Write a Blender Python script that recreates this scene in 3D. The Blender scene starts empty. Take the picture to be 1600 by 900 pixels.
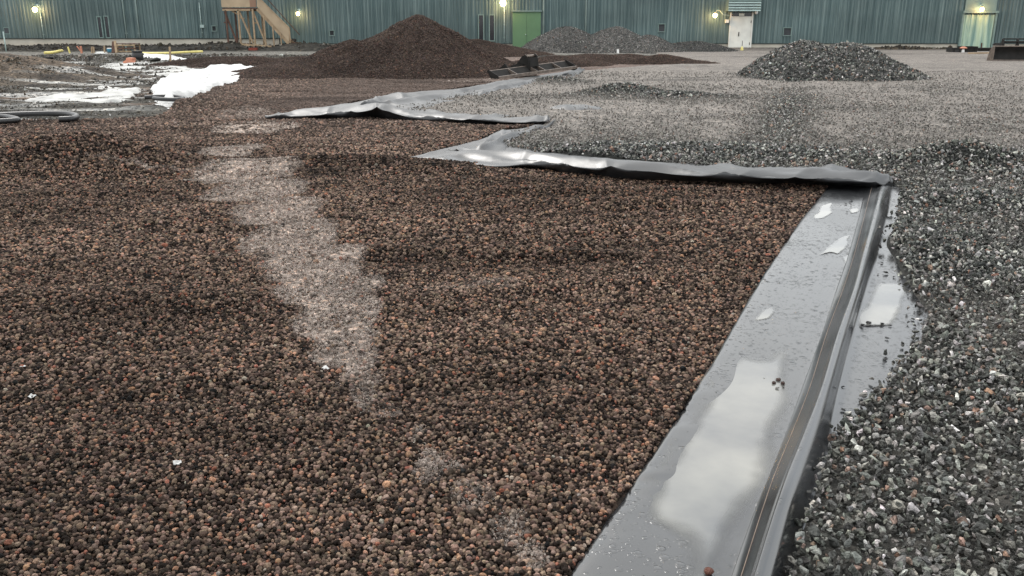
import bpy, bmesh, math, random
import numpy as np
from mathutils import Vector, Matrix, Euler
random.seed(7); RNG = np.random.default_rng(7)
R = math.radians
S = bpy.context.scene
COL = S.collection

# ------------------------------------------------------------------ camera, sky, sun, exposure
CAM_H, F_PX, PITCH = 1.6, 1370.0, math.atan(412/1370.0)
cam_d = bpy.data.cameras.new('camera'); cam = bpy.data.objects.new('camera', cam_d); COL.objects.link(cam)
cam.location = (0, 0, CAM_H); cam.rotation_euler = (math.pi/2 - PITCH, 0, 0)
cam_d.sensor_width = 36; cam_d.lens = 36*F_PX/1600; cam_d.clip_start = 0.05; cam_d.clip_end = 3000
S.camera = cam
SUN_EL, SUN_AZ, SUN_S, SKY_S, EXPO = 46, -28, 1.25, 0.115, 0.78
W = bpy.data.worlds.new('World'); S.world = W; W.use_nodes = True
nt = W.node_tree; nt.nodes.clear()
def N(nt, t, **kw):
    n = nt.nodes.new(t)
    for k, v in kw.items(): setattr(n, k, v)
    return n
out = N(nt, 'ShaderNodeOutputWorld'); bg = N(nt, 'ShaderNodeBackground'); sky = N(nt, 'ShaderNodeTexSky')
sky.sky_type = 'NISHITA'; sky.sun_disc = False; sky.sun_elevation = R(SUN_EL); sky.sun_rotation = R(SUN_AZ); sky.dust_density = 4
tc = N(nt, 'ShaderNodeTexCoord'); mp = N(nt, 'ShaderNodeMapping'); mp.inputs['Scale'].default_value = (1.2, 1.2, 3.5)
nz = N(nt, 'ShaderNodeTexNoise'); nz.inputs['Scale'].default_value = 1.7; nz.inputs['Detail'].default_value = 5
cr = N(nt, 'ShaderNodeValToRGB')
cr.color_ramp.elements[0].position = 0.3; cr.color_ramp.elements[0].color = (0.62, 0.66, 0.70, 1)
cr.color_ramp.elements[1].position = 0.72; cr.color_ramp.elements[1].color = (1.0, 0.99, 0.95, 1)
gain = N(nt, 'ShaderNodeVectorMath', operation='SCALE'); gain.inputs['Scale'].default_value = 11.0
mx = N(nt, 'ShaderNodeMix', data_type='RGBA'); mx.inputs[0].default_value = 0.9
L = nt.links.new
L(tc.outputs['Generated'], mp.inputs[0]); L(mp.outputs[0], nz.inputs[0]); L(nz.outputs['Fac'], cr.inputs[0]); L(cr.outputs[0], gain.inputs[0])
L(sky.outputs[0], mx.inputs['A']); L(gain.outputs[0], mx.inputs['B']); L(mx.outputs['Result'], bg.inputs[0]); bg.inputs[1].default_value = SKY_S
L(bg.outputs[0], out.inputs[0])
sd = bpy.data.lights.new('sun', 'SUN'); sd.energy = SUN_S; sd.angle = R(18); sd.specular_factor = .08; sd.color = (1, .97, .93)
so = bpy.data.objects.new('sun', sd); COL.objects.link(so)
so.rotation_euler = Euler((R(90-SUN_EL), 0, R(180-SUN_AZ)), 'XYZ')   # light falls from beyond the yard, from the left
S.view_settings.view_transform = 'Standard'; S.view_settings.look = 'None'; S.view_settings.gamma = 1
S.view_settings.use_curve_mapping = False; S.view_settings.exposure = EXPO
S.render.engine = 'CYCLES'
try:
    S.cycles.max_bounces = 4; S.cycles.diffuse_bounces = 2; S.cycles.glossy_bounces = 2
except Exception: pass

# ------------------------------------------------------------------ where the things stand (metres; derived once from the photo's perspective)
CP, SP = math.cos(PITCH), math.sin(PITCH)
def ray(px, py):
    u = (px-800)/F_PX; v = (450-py)/F_PX
    return u, CP + v*SP, -SP + v*CP
def P(px, py, z=0.0):
    a, b, c = ray(px, py); t = (z-CAM_H)/c
    return (a*t, b*t, z)
def Q(px, py, Y):
    a, b, c = ray(px, py); t = Y/b
    return (a*t, Y, CAM_H + c*t)

# ------------------------------------------------------------------ noise
def _h(i, j, s):
    n = (i.astype(np.int64)*374761393 + j.astype(np.int64)*668265263 + s*974634777) & 0x7fffffff
    n = ((n ^ (n >> 13))*1274126177) & 0x7fffffff
    return ((n ^ (n >> 16)) & 0xffff)/65535.0
def vn(x, y, s=0):
    i = np.floor(x); j = np.floor(y); fx = x-i; fy = y-j
    fx = fx*fx*(3-2*fx); fy = fy*fy*(3-2*fy)
    a, b, c, d = _h(i, j, s), _h(i+1, j, s), _h(i, j+1, s), _h(i+1, j+1, s)
    return (a*(1-fx)+b*fx)*(1-fy) + (c*(1-fx)+d*fx)*fy - 0.5
def fbm(x, y, s=0, o=4):
    r = 0; a = 1; t = 0
    for k in range(o):
        r = r + a*vn(x*2**k + 17*k, y*2**k - 9*k, s+k); t += a; a *= .5
    return r/t*2
def sdf(x, y, poly):
    """signed distance to a polygon, positive inside"""
    poly = np.array([(p[0], p[1]) for p in poly]); n = len(poly)
    d = np.full(x.shape, 1e9); ins = np.zeros(x.shape, bool)
    for k in range(n):
        ax, ay = poly[k]; bx, by = poly[(k+1) % n]
        ex, ey = bx-ax, by-ay; L2 = ex*ex+ey*ey+1e-12
        t = np.clip(((x-ax)*ex+(y-ay)*ey)/L2, 0, 1)
        d = np.minimum(d, (x-ax-t*ex)**2 + (y-ay-t*ey)**2)
        c = ((ay > y) != (by > y))
        xi = ax + (y-ay)*ex/(ey if abs(ey) > 1e-12 else 1e-12)
        ins ^= c & (x < xi)
    d = np.sqrt(d)
    return np.where(ins, d, -d)
def sm(x, a, b):
    t = np.clip((x-a)/(b-a), 0, 1); return t*t*(3-2*t)

# ------------------------------------------------------------------ materials
def mat(name, color=(.5,.5,.5), rough=.7, spec=.5, metal=0.0, var=.25, scale=6.0, bump=0.0, bscale=40.0, emit=None, coat=0.0):
    m = bpy.data.materials.new(name); m.use_nodes = True; t = m.node_tree; b = t.nodes['Principled BSDF']
    tc = N(t, 'ShaderNodeTexCoord'); nz = N(t, 'ShaderNodeTexNoise'); nz.inputs['Scale'].default_value = scale; nz.inputs['Detail'].default_value = 6
    t.links.new(tc.outputs['Object'], nz.inputs[0])
    r = N(t, 'ShaderNodeValToRGB'); r.color_ramp.elements[0].position = .3; r.color_ramp.elements[1].position = .7
    r.color_ramp.elements[0].color = tuple(c*(1-var) for c in color)+(1,); r.color_ramp.elements[1].color = tuple(min(1, c*(1+var)) for c in color)+(1,)
    t.links.new(nz.outputs['Fac'], r.inputs[0]); t.links.new(r.outputs[0], b.inputs['Base Color'])
    b.inputs['Roughness'].default_value = rough; b.inputs['Specular IOR Level'].default_value = spec; b.inputs['Metallic'].default_value = metal
    b.inputs['Coat Weight'].default_value = coat
    if bump:
        n2 = N(t, 'ShaderNodeTexNoise'); n2.inputs['Scale'].default_value = bscale; n2.inputs['Detail'].default_value = 4
        t.links.new(tc.outputs['Object'], n2.inputs[0])
        bp = N(t, 'ShaderNodeBump'); bp.inputs['Distance'].default_value = bump; t.links.new(n2.outputs['Fac'], bp.inputs['Height']); t.links.new(bp.outputs[0], b.inputs['Normal'])
    if emit: b.inputs['Emission Color'].default_value = emit[:3]+(1,); b.inputs['Emission Strength'].default_value = emit[3]
    return m

def stone_mat(name, rough, spec, amount, nscale=90):
    """one stone: colour carried by the instance, mottled by noise"""
    m = bpy.data.materials.new(name); m.use_nodes = True; t = m.node_tree; b = t.nodes['Principled BSDF']
    at = N(t, 'ShaderNodeAttribute', attribute_type='INSTANCER', attribute_name='col')
    tc = N(t, 'ShaderNodeTexCoord'); nz = N(t, 'ShaderNodeTexNoise'); nz.inputs['Scale'].default_value = 2.2; nz.inputs['Detail'].default_value = 4
    oi = N(t, 'ShaderNodeObjectInfo'); add = N(t, 'ShaderNodeVectorMath', operation='ADD'); sc = N(t, 'ShaderNodeVectorMath', operation='SCALE'); sc.inputs['Scale'].default_value = 1
    t.links.new(tc.outputs['Object'], sc.inputs[0])
    mul20 = N(t, 'ShaderNodeMath', operation='MULTIPLY'); mul20.inputs[1].default_value = 40
    t.links.new(oi.outputs['Random'], mul20.inputs[0]); t.links.new(sc.outputs[0], add.inputs[0]); t.links.new(mul20.outputs[0], add.inputs[1])
    t.links.new(add.outputs[0], nz.inputs[0])
    mr = N(t, 'ShaderNodeMapRange'); mr.inputs['From Min'].default_value = .3; mr.inputs['From Max'].default_value = .7
    mr.inputs['To Min'].default_value = 1-amount; mr.inputs['To Max'].default_value = 1+amount
    t.links.new(nz.outputs['Fac'], mr.inputs[0])
    ml = N(t, 'ShaderNodeVectorMath', operation='SCALE'); t.links.new(at.outputs['Color'], ml.inputs[0]); t.links.new(mr.outputs[0], ml.inputs['Scale'])
    t.links.new(ml.outputs[0], b.inputs['Base Color']); b.inputs['Roughness'].default_value = rough; b.inputs['Specular IOR Level'].default_value = spec
    bp = N(t, 'ShaderNodeBump'); bp.inputs['Distance'].default_value = .25; bp.inputs['Strength'].default_value = .6
    t.links.new(nz.outputs['Fac'], bp.inputs['Height']); t.links.new(bp.outputs[0], b.inputs['Normal'])
    return m

def ground_mat(name, vscale, palette, cellmix=.8, bump=.012, rough=.85, fine=160.0, spec=.3):
    """sheet colour from the 'col' attribute, times a grain of stone-sized voronoi cells"""
    m = bpy.data.materials.new(name); m.use_nodes = True; t = m.node_tree; b = t.nodes['Principled BSDF']
    at = N(t, 'ShaderNodeAttribute', attribute_name='col'); tc = N(t, 'ShaderNodeTexCoord')
    v = N(t, 'ShaderNodeTexVoronoi'); v.inputs['Scale'].default_value = vscale
    t.links.new(tc.outputs['Object'], v.inputs['Vector'])
    sep = N(t, 'ShaderNodeSeparateColor'); t.links.new(v.outputs['Color'], sep.inputs[0])
    r = N(t, 'ShaderNodeValToRGB'); els = r.color_ramp.elements; r.color_ramp.interpolation = 'CONSTANT'
    els[0].position = 0; els[0].color = palette[0][1]+(1,)
    els[1].position = palette[1][0]; els[1].color = palette[1][1]+(1,)
    for p, c in palette[2:]:
        e = els.new(p); e.color = c+(1,)
    t.links.new(sep.outputs[0], r.inputs[0])
    one = N(t, 'ShaderNodeMix', data_type='RGBA'); one.inputs[0].default_value = cellmix; one.inputs['A'].default_value = (1,1,1,1); t.links.new(r.outputs[0], one.inputs['B'])
    ml = N(t, 'ShaderNodeMix', data_type='RGBA', blend_type='MULTIPLY'); ml.inputs[0].default_value = 1
    t.links.new(at.outputs['Color'], ml.inputs['A']); t.links.new(one.outputs['Result'], ml.inputs['B'])
    nz = N(t, 'ShaderNodeTexNoise'); nz.inputs['Scale'].default_value = 3.0; nz.inputs['Detail'].default_value = 10; nz.inputs['Roughness'].default_value = .75
    t.links.new(tc.outputs['Object'], nz.inputs[0])
    mr = N(t, 'ShaderNodeMapRange'); mr.inputs['From Min'].default_value = .3; mr.inputs['From Max'].default_value = .7; mr.inputs['To Min'].default_value = .6; mr.inputs['To Max'].default_value = 1.4
    t.links.new(nz.outputs['Fac'], mr.inputs[0])
    m2 = N(t, 'ShaderNodeVectorMath', operation='SCALE'); t.links.new(ml.outputs['Result'], m2.inputs[0]); t.links.new(mr.outputs[0], m2.inputs['Scale'])
    t.links.new(m2.outputs[0], b.inputs['Base Color']); b.inputs['Roughness'].default_value = rough; b.inputs['Specular IOR Level'].default_value = spec
    f = N(t, 'ShaderNodeTexNoise'); f.inputs['Scale'].default_value = fine; t.links.new(tc.outputs['Object'], f.inputs[0])
    inv = N(t, 'ShaderNodeMath', operation='SUBTRACT'); t.links.new(f.outputs['Fac'], inv.inputs[0]); t.links.new(v.outputs['Distance'], inv.inputs[1])
    bp = N(t, 'ShaderNodeBump'); bp.inputs['Distance'].default_value = bump; t.links.new(inv.outputs[0], bp.inputs['Height']); t.links.new(bp.outputs[0], b.inputs['Normal'])
    return m

CLAY_PAL = [(0, (.45,.42,.40)), (.34, (.8,.78,.75)), (.6, (1.25,1.2,1.15)), (.82, (1.9,1.55,1.3)), (.93, (2.6,2.3,2.1))]
ROCK_PAL = [(0, (.30,.32,.31)), (.3, (.65,.66,.64)), (.55, (1.1,1.1,1.08)), (.8, (1.7,1.65,1.6)), (.93, (2.5,2.35,2.25))]
M = {}
M['clay_ground'] = ground_mat('clay_ground', 48, CLAY_PAL)
M['clay_pile'] = ground_mat('clay_pile', 34, CLAY_PAL, .75, .02)
M['rock_ground'] = ground_mat('rock_ground', 26, ROCK_PAL, .55, .012)
M['rock_pile'] = ground_mat('rock_pile', 16, ROCK_PAL, .75, .03)
M['mud'] = ground_mat('mud', 11, [(0,(.4,.4,.4)),(.4,(.8,.8,.8)),(.7,(1.2,1.15,1.1)),(.9,(1.9,1.8,1.7))], .7, .05, .85, 30, .2)
M['soil'] = ground_mat('soil', 5, [(0,(.5,.5,.5)),(.5,(1,1,1)),(.9,(1.8,1.7,1.6))], .7, .06, .9, 20)
M['pebble'] = stone_mat('fired_clay', .85, .10, .35)
M['rock'] = stone_mat('crushed_rock', .6, .25, .6)
M['steel'] = mat('weathered_steel', (.014,.013,.012), .75, .25, 0.0, .4, 5, .004, 30)
M['steel_edge'] = mat('worn_steel', (.16,.13,.11), .45, .5, .5, .4, 9)
M['timber'] = mat('new_timber', (.34,.25,.16), .7, .3, 0, .25, 4)
M['timber_old'] = mat('stained_timber', (.10,.055,.04), .7, .3, 0, .35, 4)
M['plywood'] = mat('plywood', (.40,.31,.21), .7, .3, 0, .14, 1.5)
M['green_door'] = mat('green_paint', (.105,.20,.105), .5, .4, 0, .08, 1.2)
M['white_door'] = mat('white_paint', (.72,.73,.68), .5, .4, 0, .10, 2.2)
M['trim'] = mat('pale_trim', (.16,.23,.215), .5, .4, 0, .12, 3)
M['flash'] = mat('dark_flashing', (.02,.034,.034), .5, .4, 0, .2, 3)
M['pipe'] = mat('zinc_downpipe', (.36,.46,.44), .4, .5, 0, .12, 3)
M['concrete'] = mat('concrete_plinth', (.50,.47,.40), .9, .2, 0, .15, 1.0, .01, 12)
M['glass'] = mat('dark_glass', (.015,.017,.022), .15, .6, 0, .2, 3)
M['vent'] = mat('vent_grille', (.05,.055,.06), .6, .4, 0, .2, 5)
M['roof'] = mat('roof_sheet', (.12,.15,.15), .6, .4, 0, .15, 2)
M['lamp'] = mat('lit_lamp', (.9,.8,.6), .4, .4, 0, .02, 3, emit=(1, .74, .36, 24))
M['black_plastic'] = mat('black_plastic', (.014,.014,.015), .4, .5, 0, .2, 6)
M['orange_plastic'] = mat('orange_plastic', (.52,.22,.14), .6, .4, 0, .15, 6)
M['yellow_hose'] = mat('yellow_hose', (.72,.62,.22), .5, .4, 0, .15, 3)
M['white_plastic'] = mat('white_plastic', (.82,.82,.80), .5, .4, 0, .08, 3)
M['scrap'] = mat('dirty_plastic_film', (.42,.42,.41), .5, .4, 0, .3, 40)
M['blue_plastic'] = mat('blue_plastic', (.12,.38,.55), .5, .4, 0, .15, 3)
M['brick'] = mat('brick_red', (.20,.05,.035), .8, .3, 0, .25, 9)
M['fabric'] = mat('white_geotextile', (.58,.58,.57), .85, .2, 0, .22, 1.6, .05, 7)
M['fabric_dirty'] = mat('muddy_geotextile', (.36,.36,.345), .7, .3, 0, .45, 2.2, .03, 9)

def liner_mat(name, base, film, spec, rough, wrinkle, drops=True, streaky=0.0):
    m = bpy.data.materials.new(name); m.use_nodes = True; t = m.node_tree; b = t.nodes['Principled BSDF']; lk = t.links.new
    tc = N(t, 'ShaderNodeTexCoord')
    n1 = N(t, 'ShaderNodeTexNoise'); n1.inputs['Scale'].default_value = 1.1; n1.inputs['Detail'].default_value = 5; n1.inputs['Roughness'].default_value = .5; n1.inputs['Distortion'].default_value = .6
    lk(tc.outputs['Object'], n1.inputs[0])
    r = N(t, 'ShaderNodeValToRGB'); e = r.color_ramp.elements; e[0].position = .36; e[1].position = .66; e[0].color = base+(1,); e[1].color = film+(1,)
    lk(n1.outputs['Fac'], r.inputs[0])
    lk(r.outputs[0], b.inputs['Base Color'])
    b.inputs['IOR'].default_value = 1.9; b.inputs['Specular IOR Level'].default_value = spec
    rr = N(t, 'ShaderNodeMapRange'); rr.inputs['From Min'].default_value = .35; rr.inputs['From Max'].default_value = .65; rr.inputs['To Min'].default_value = rough; rr.inputs['To Max'].default_value = rough*1.9
    lk(n1.outputs['Fac'], rr.inputs[0]); lk(rr.outputs[0], b.inputs['Roughness'])
    n2 = N(t, 'ShaderNodeTexNoise'); n2.inputs['Scale'].default_value = 14; n2.inputs['Detail'].default_value = 6; lk(tc.outputs['Object'], n2.inputs[0])
    b1 = N(t, 'ShaderNodeBump'); b1.inputs['Distance'].default_value = wrinkle; lk(n2.outputs['Fac'], b1.inputs['Height'])
    last = b1
    if drops:
        ge = N(t, 'ShaderNodeNewGeometry'); sx = N(t, 'ShaderNodeSeparateXYZ'); lk(ge.outputs['True Normal'], sx.inputs[0])   # drops run off the slopes
        fl = N(t, 'ShaderNodeMapRange'); fl.inputs['From Min'].default_value = .93; fl.inputs['From Max'].default_value = .99; lk(sx.outputs['Z'], fl.inputs[0])
        for sc, thr, dist in ((27, .50, .0042), (70, .55, .0020)):
            v = N(t, 'ShaderNodeTexVoronoi'); v.inputs['Scale'].default_value = sc
            dn = N(t, 'ShaderNodeTexNoise'); dn.inputs['Scale'].default_value = sc*.7
            ds = N(t, 'ShaderNodeVectorMath', operation='SCALE'); ds.inputs['Scale'].default_value = .012
            ad = N(t, 'ShaderNodeVectorMath', operation='ADD'); lk(tc.outputs['Object'], dn.inputs[0]); lk(dn.outputs['Color'], ds.inputs[0]); lk(ds.outputs[0], ad.inputs[0]); lk(tc.outputs['Object'], ad.inputs[1])
            lk(ad.outputs[0], v.inputs['Vector'])
            sp = N(t, 'ShaderNodeSeparateColor'); lk(v.outputs['Color'], sp.inputs[0])
            # where drops sit: a slow noise plus the cell's own random value
            n3 = N(t, 'ShaderNodeTexNoise'); n3.inputs['Scale'].default_value = 2.3; lk(tc.outputs['Object'], n3.inputs[0])
            s1 = N(t, 'ShaderNodeMath', operation='ADD'); lk(sp.outputs[0], s1.inputs[0]); lk(n3.outputs['Fac'], s1.inputs[1])
            g = N(t, 'ShaderNodeMapRange'); g.inputs['From Min'].default_value = 1.08; g.inputs['From Max'].default_value = 1.45; lk(s1.outputs[0], g.inputs[0])
            rad = N(t, 'ShaderNodeMath', operation='MULTIPLY'); rad.inputs[1].default_value = thr; gm = N(t, 'ShaderNodeMath', operation='MULTIPLY'); lk(g.outputs[0], gm.inputs[0]); lk(fl.outputs[0], gm.inputs[1]); lk(gm.outputs[0], rad.inputs[0])
            d = N(t, 'ShaderNodeMath', operation='SUBTRACT'); lk(rad.outputs[0], d.inputs[0]); lk(v.outputs['Distance'], d.inputs[1])
            c = N(t, 'ShaderNodeMath', operation='MAXIMUM'); c.inputs[1].default_value = 0; lk(d.outputs[0], c.inputs[0])
            q = N(t, 'ShaderNodeMath', operation='POWER'); q.inputs[1].default_value = .5; lk(c.outputs[0], q.inputs[0])
            bp = N(t, 'ShaderNodeBump'); bp.inputs['Distance'].default_value = dist; lk(q.outputs[0], bp.inputs['Height']); lk(last.outputs[0], bp.inputs['Normal']); last = bp
    lk(last.outputs[0], b.inputs['Normal'])
    return m
M['liner'] = liner_mat('wet_rubber_liner', (.011,.012,.013), (.036,.038,.041), .5, .13, .0003)
M['liner_far'] = liner_mat('wet_rubber_liner_far', (.016,.017,.019), (.028,.030,.033), .5, .30, .001, False)
M['liner_far'].node_tree.nodes['Principled BSDF'].inputs['IOR'].default_value = 1.65
M['seam'] = mat('seam_line', (.24,.18,.14), .6, .4, 0, .3, 12)

def puddle_mat():
    m = bpy.data.materials.new('silty_water'); m.use_nodes = True; t = m.node_tree; b = t.nodes['Principled BSDF']; lk = t.links.new
    tc = N(t, 'ShaderNodeTexCoord'); n = N(t, 'ShaderNodeTexNoise'); n.inputs['Scale'].default_value = 1.9; n.inputs['Detail'].default_value = 6; n.inputs['Roughness'].default_value = .5; lk(tc.outputs['Object'], n.inputs[0])
    r = N(t, 'ShaderNodeValToRGB'); e = r.color_ramp.elements; e[0].position = .32; e[1].position = .70; e[0].color = (.075,.08,.086,1); e[1].color = (.23,.225,.20,1)  # pale silt, plus sky reflection painted into the base colour
    lk(n.outputs['Fac'], r.inputs[0]); lk(r.outputs[0], b.inputs['Base Color'])
    b.inputs['Roughness'].default_value = .03; b.inputs['IOR'].default_value = 1.85
    # silt thins out where the water gets shallow: depth is stored on the mesh
    at = N(t, 'ShaderNodeAttribute', attribute_name='col'); sp = N(t, 'ShaderNodeSeparateColor'); lk(at.outputs['Color'], sp.inputs[0])
    ad = N(t, 'ShaderNodeMath', operation='MULTIPLY_ADD'); ad.inputs[1].default_value = .9; ad.inputs[2].default_value = -.45; lk(n.outputs['Fac'], ad.inputs[0])
    sm2 = N(t, 'ShaderNodeMath', operation='ADD'); sm2.use_clamp = True; lk(sp.outputs[0], sm2.inputs[0]); lk(ad.outputs[0], sm2.inputs[1])
    m2 = N(t, 'ShaderNodeMapRange', interpolation_type='SMOOTHSTEP'); m2.inputs['From Min'].default_value = .08; m2.inputs['From Max'].default_value = .8; lk(sm2.outputs[0], m2.inputs[0])
    ed = N(t, 'ShaderNodeMath', operation='MULTIPLY'); e2 = N(t, 'ShaderNodeMapRange'); e2.inputs['From Max'].default_value = .12; lk(sp.outputs[0], e2.inputs[0]); lk(m2.outputs[0], ed.inputs[0]); lk(e2.outputs[0], ed.inputs[1])
    lk(ed.outputs[0], b.inputs['Alpha'])
    return m
M['puddle'] = puddle_mat()

def wall_mat():
    m = bpy.data.materials.new('green_corrugated_steel'); m.use_nodes = True; t = m.node_tree; b = t.nodes['Principled BSDF']; lk = t.links.new
    tc = N(t, 'ShaderNodeTexCoord')
    def strk(sx, sz, det=4):
        mp = N(t, 'ShaderNodeMapping'); mp.inputs['Scale'].default_value = (sx, 1, sz); lk(tc.outputs['Object'], mp.inputs[0])
        n = N(t, 'ShaderNodeTexNoise'); n.inputs['Scale'].default_value = 1; n.inputs['Detail'].default_value = det; lk(mp.outputs[0], n.inputs[0]); return n
    a = strk(8.5, .22); r = N(t, 'ShaderNodeValToRGB'); e = r.color_ramp.elements
    e[0].position = .42; e[0].color = (.062,.104,.106,1); e[1].position = .78; e[1].color = (.175,.235,.228,1); lk(a.outputs['Fac'], r.inputs[0])
    c = strk(.16, .35, 6); r2 = N(t, 'ShaderNodeMapRange'); r2.inputs['From Min'].default_value = .3; r2.inputs['From Max'].default_value = .7; r2.inputs['To Min'].default_value = .75; r2.inputs['To Max'].default_value = 1.25
    lk(c.outputs['Fac'], r2.inputs[0]); s = N(t, 'ShaderNodeVectorMath', operation='SCALE'); lk(r.outputs[0], s.inputs[0]); lk(r2.outputs[0], s.inputs['Scale'])
    lk(s.outputs[0], b.inputs['Base Color']); b.inputs['Roughness'].default_value = .5
    return m
M['wall'] = wall_mat()
def gate_mat():
    m = bpy.data.materials.new('pale_green_gate'); m.use_nodes = True; t = m.node_tree; b = t.nodes['Principled BSDF']; lk = t.links.new
    tc = N(t, 'ShaderNodeTexCoord'); mp = N(t, 'ShaderNodeMapping'); mp.inputs['Scale'].default_value = (2.2, 1, .3); lk(tc.outputs['Object'], mp.inputs[0])
    n = N(t, 'ShaderNodeTexNoise'); n.inputs['Scale'].default_value = 1.4; n.inputs['Detail'].default_value = 4; lk(mp.outputs[0], n.inputs[0])
    r = N(t, 'ShaderNodeValToRGB'); e = r.color_ramp.elements; e[0].position = .38; e[0].color = (.18,.30,.27,1); e[1].position = .6; e[1].color = (.42,.55,.42,1); lk(n.outputs['Fac'], r.inputs[0]); lk(r.outputs[0], b.inputs['Base Color'])
    b.inputs['Roughness'].default_value = .5; return m
M['gate'] = gate_mat()

# ------------------------------------------------------------------ building blocks
def tag(o, label=None, cat=None, group=None, kind=None):
    if label: o['label'] = label
    if cat: o['category'] = cat
    if group: o['group'] = group
    if kind: o['kind'] = kind
    return o
def empty(name, loc, rz=0, rx=0, ry=0):
    o = bpy.data.objects.new(name, None); COL.objects.link(o); o.location = loc; o.rotation_euler = (rx, ry, rz); return o
class MB:
    def __init__(s): s.v = []; s.f = []; s.sm = False
    def add(s, vs, fs):
        k = len(s.v); s.v += [tuple(a) for a in vs]; s.f += [tuple(i+k for i in f) for f in fs]; return s
    def box(s, x0, x1, y0, y1, z0, z1):
        return s.add([(x0,y0,z0),(x1,y0,z0),(x1,y1,z0),(x0,y1,z0),(x0,y0,z1),(x1,y0,z1),(x1,y1,z1),(x0,y1,z1)],
                     [(0,3,2,1),(4,5,6,7),(0,1,5,4),(1,2,6,5),(2,3,7,6),(3,0,4,7)])
    def prism(s, prof, x0, x1):
        """profile in (y,z), extruded along x"""
        n = len(prof); vs = [(x0, y, z) for y, z in prof] + [(x1, y, z) for y, z in prof]
        fs = [tuple(range(n))[::-1], tuple(range(n, 2*n))] + [(i, (i+1) % n, n+(i+1) % n, n+i) for i in range(n)]
        return s.add(vs, fs)
    def prism_y(s, prof, y0, y1):
        n = len(prof); vs = [(x, y0, z) for x, z in prof] + [(x, y1, z) for x, z in prof]
        fs = [tuple(range(n)), tuple(range(n, 2*n))[::-1]] + [((i+1) % n, i, n+i, n+(i+1) % n) for i in range(n)]
        return s.add(vs, fs)
    def beam(s, a, b, w, d=None):
        a = Vector(a); b = Vector(b); d = d or w; t = (b-a).normalized()
        u = t.cross(Vector((0,1,0))); u = u.normalized() if u.length > .01 else Vector((1,0,0)); v = t.cross(u).normalized()
        vs = [p + u*i*w/2 + v*j*d/2 for p in (a, b) for i, j in ((-1,-1),(1,-1),(1,1),(-1,1))]
        return s.add(vs, [(0,1,2,3),(7,6,5,4),(0,4,5,1),(1,5,6,2),(2,6,7,3),(3,7,4,0)])
    def tube(s, pts, r, n=10, cap=True):
        s.sm = True; pts = [Vector(p) for p in pts]; k0 = len(s.v); m = len(pts); up = None
        for i, p in enumerate(pts):
            t = (pts[min(i+1, m-1)]-pts[max(i-1, 0)]).normalized()
            u = t.cross(Vector((0,0,1))) if abs(t.z) < .9 else t.cross(Vector((0,1,0)))
            u.normalize(); w = t.cross(u)
            rr = r[i] if isinstance(r, (list, tuple)) else r
            for j in range(n):
                a = 2*math.pi*j/n; s.v.append(tuple(p + u*math.cos(a)*rr + w*math.sin(a)*rr))
        for i in range(m-1):
            for j in range(n):
                s.f.append((k0+i*n+j, k0+i*n+(j+1) % n, k0+(i+1)*n+(j+1) % n, k0+(i+1)*n+j))
        if cap: s.f.append(tuple(k0+j for j in range(n))[::-1]); s.f.append(tuple(k0+(m-1)*n+j for j in range(n)))
        return s
    def build(s, name, m, parent=None, bevel=0, loc=None):
        me = bpy.data.meshes.new(name); me.from_pydata(s.v, [], s.f); me.update()
        bm = bmesh.new(); bm.from_mesh(me); bmesh.ops.recalc_face_normals(bm, faces=bm.faces)
        if bevel: bmesh.ops.bevel(bm, geom=list(bm.edges), offset=bevel, segments=2, affect='EDGES')
        bm.to_mesh(me); bm.free()
        if s.sm:
            me.shade_smooth() if hasattr(me, 'shade_smooth') else None
        o = bpy.data.objects.new(name, me); COL.objects.link(o); o.data.materials.append(m)
        if parent: o.parent = parent
        if loc: o.location = loc
        return o
def origin_to_base(o):
    me = o.data; n = len(me.vertices); c = np.empty(n*3, np.float32); me.vertices.foreach_get('co', c); c = c.reshape(-1, 3)
    b = Vector((float((c[:,0].min()+c[:,0].max())/2), float((c[:,1].min()+c[:,1].max())/2), float(c[:,2].min())))
    me.transform(Matrix.Translation(-b)); o.location = o.location + b
def grid_mesh(name, X, Y, Z, colr, m, smooth=True, keep=None):
    """X,Y,Z: (rows, cols); colr (rows, cols, 3) or None"""
    r, c = X.shape; me = bpy.data.meshes.new(name)
    co = np.stack([X, Y, Z], -1).reshape(-1, 3).astype(np.float32)
    i = np.arange((r-1)*(c-1)); a = (i//(c-1))*c + i % (c-1)
    quads = np.stack([a, a+1, a+c+1, a+c], -1)
    if keep is not None: quads = quads[keep.reshape(-1)[quads].any(1)]
    if keep is not None:
        used = np.unique(quads); remap = np.full(r*c, -1); remap[used] = np.arange(len(used)); quads = remap[quads]; co = co[used]
        if colr is not None: colr = colr.reshape(-1, 3)[used]
    n = len(quads)
    me.vertices.add(len(co)); me.vertices.foreach_set('co', co.ravel())
    me.loops.add(n*4); me.loops.foreach_set('vertex_index', quads.astype(np.int32).ravel())
    me.polygons.add(n); me.polygons.foreach_set('loop_start', np.arange(0, n*4, 4, dtype=np.int32))
    try: me.polygons.foreach_set('loop_total', np.full(n, 4, dtype=np.int32))
    except Exception: pass
    me.update(calc_edges=True); me.validate()
    if smooth: me.polygons.foreach_set('use_smooth', np.ones(n, bool))
    if colr is not None:
        at = me.attributes.new('col', 'FLOAT_COLOR', 'POINT'); cc = np.concatenate([colr.reshape(-1, 3), np.ones((len(co), 1))], 1).astype(np.float32)
        at.data.foreach_set('color', cc.ravel())
    o = bpy.data.objects.new(name, me); COL.objects.link(o); me.materials.append(m); return o
def copy_tree(o, parent=None):
    c = o.copy(); COL.objects.link(c)
    if parent: c.parent = parent
    for ch in list(o.children): copy_tree(ch, c)
    return c

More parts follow.
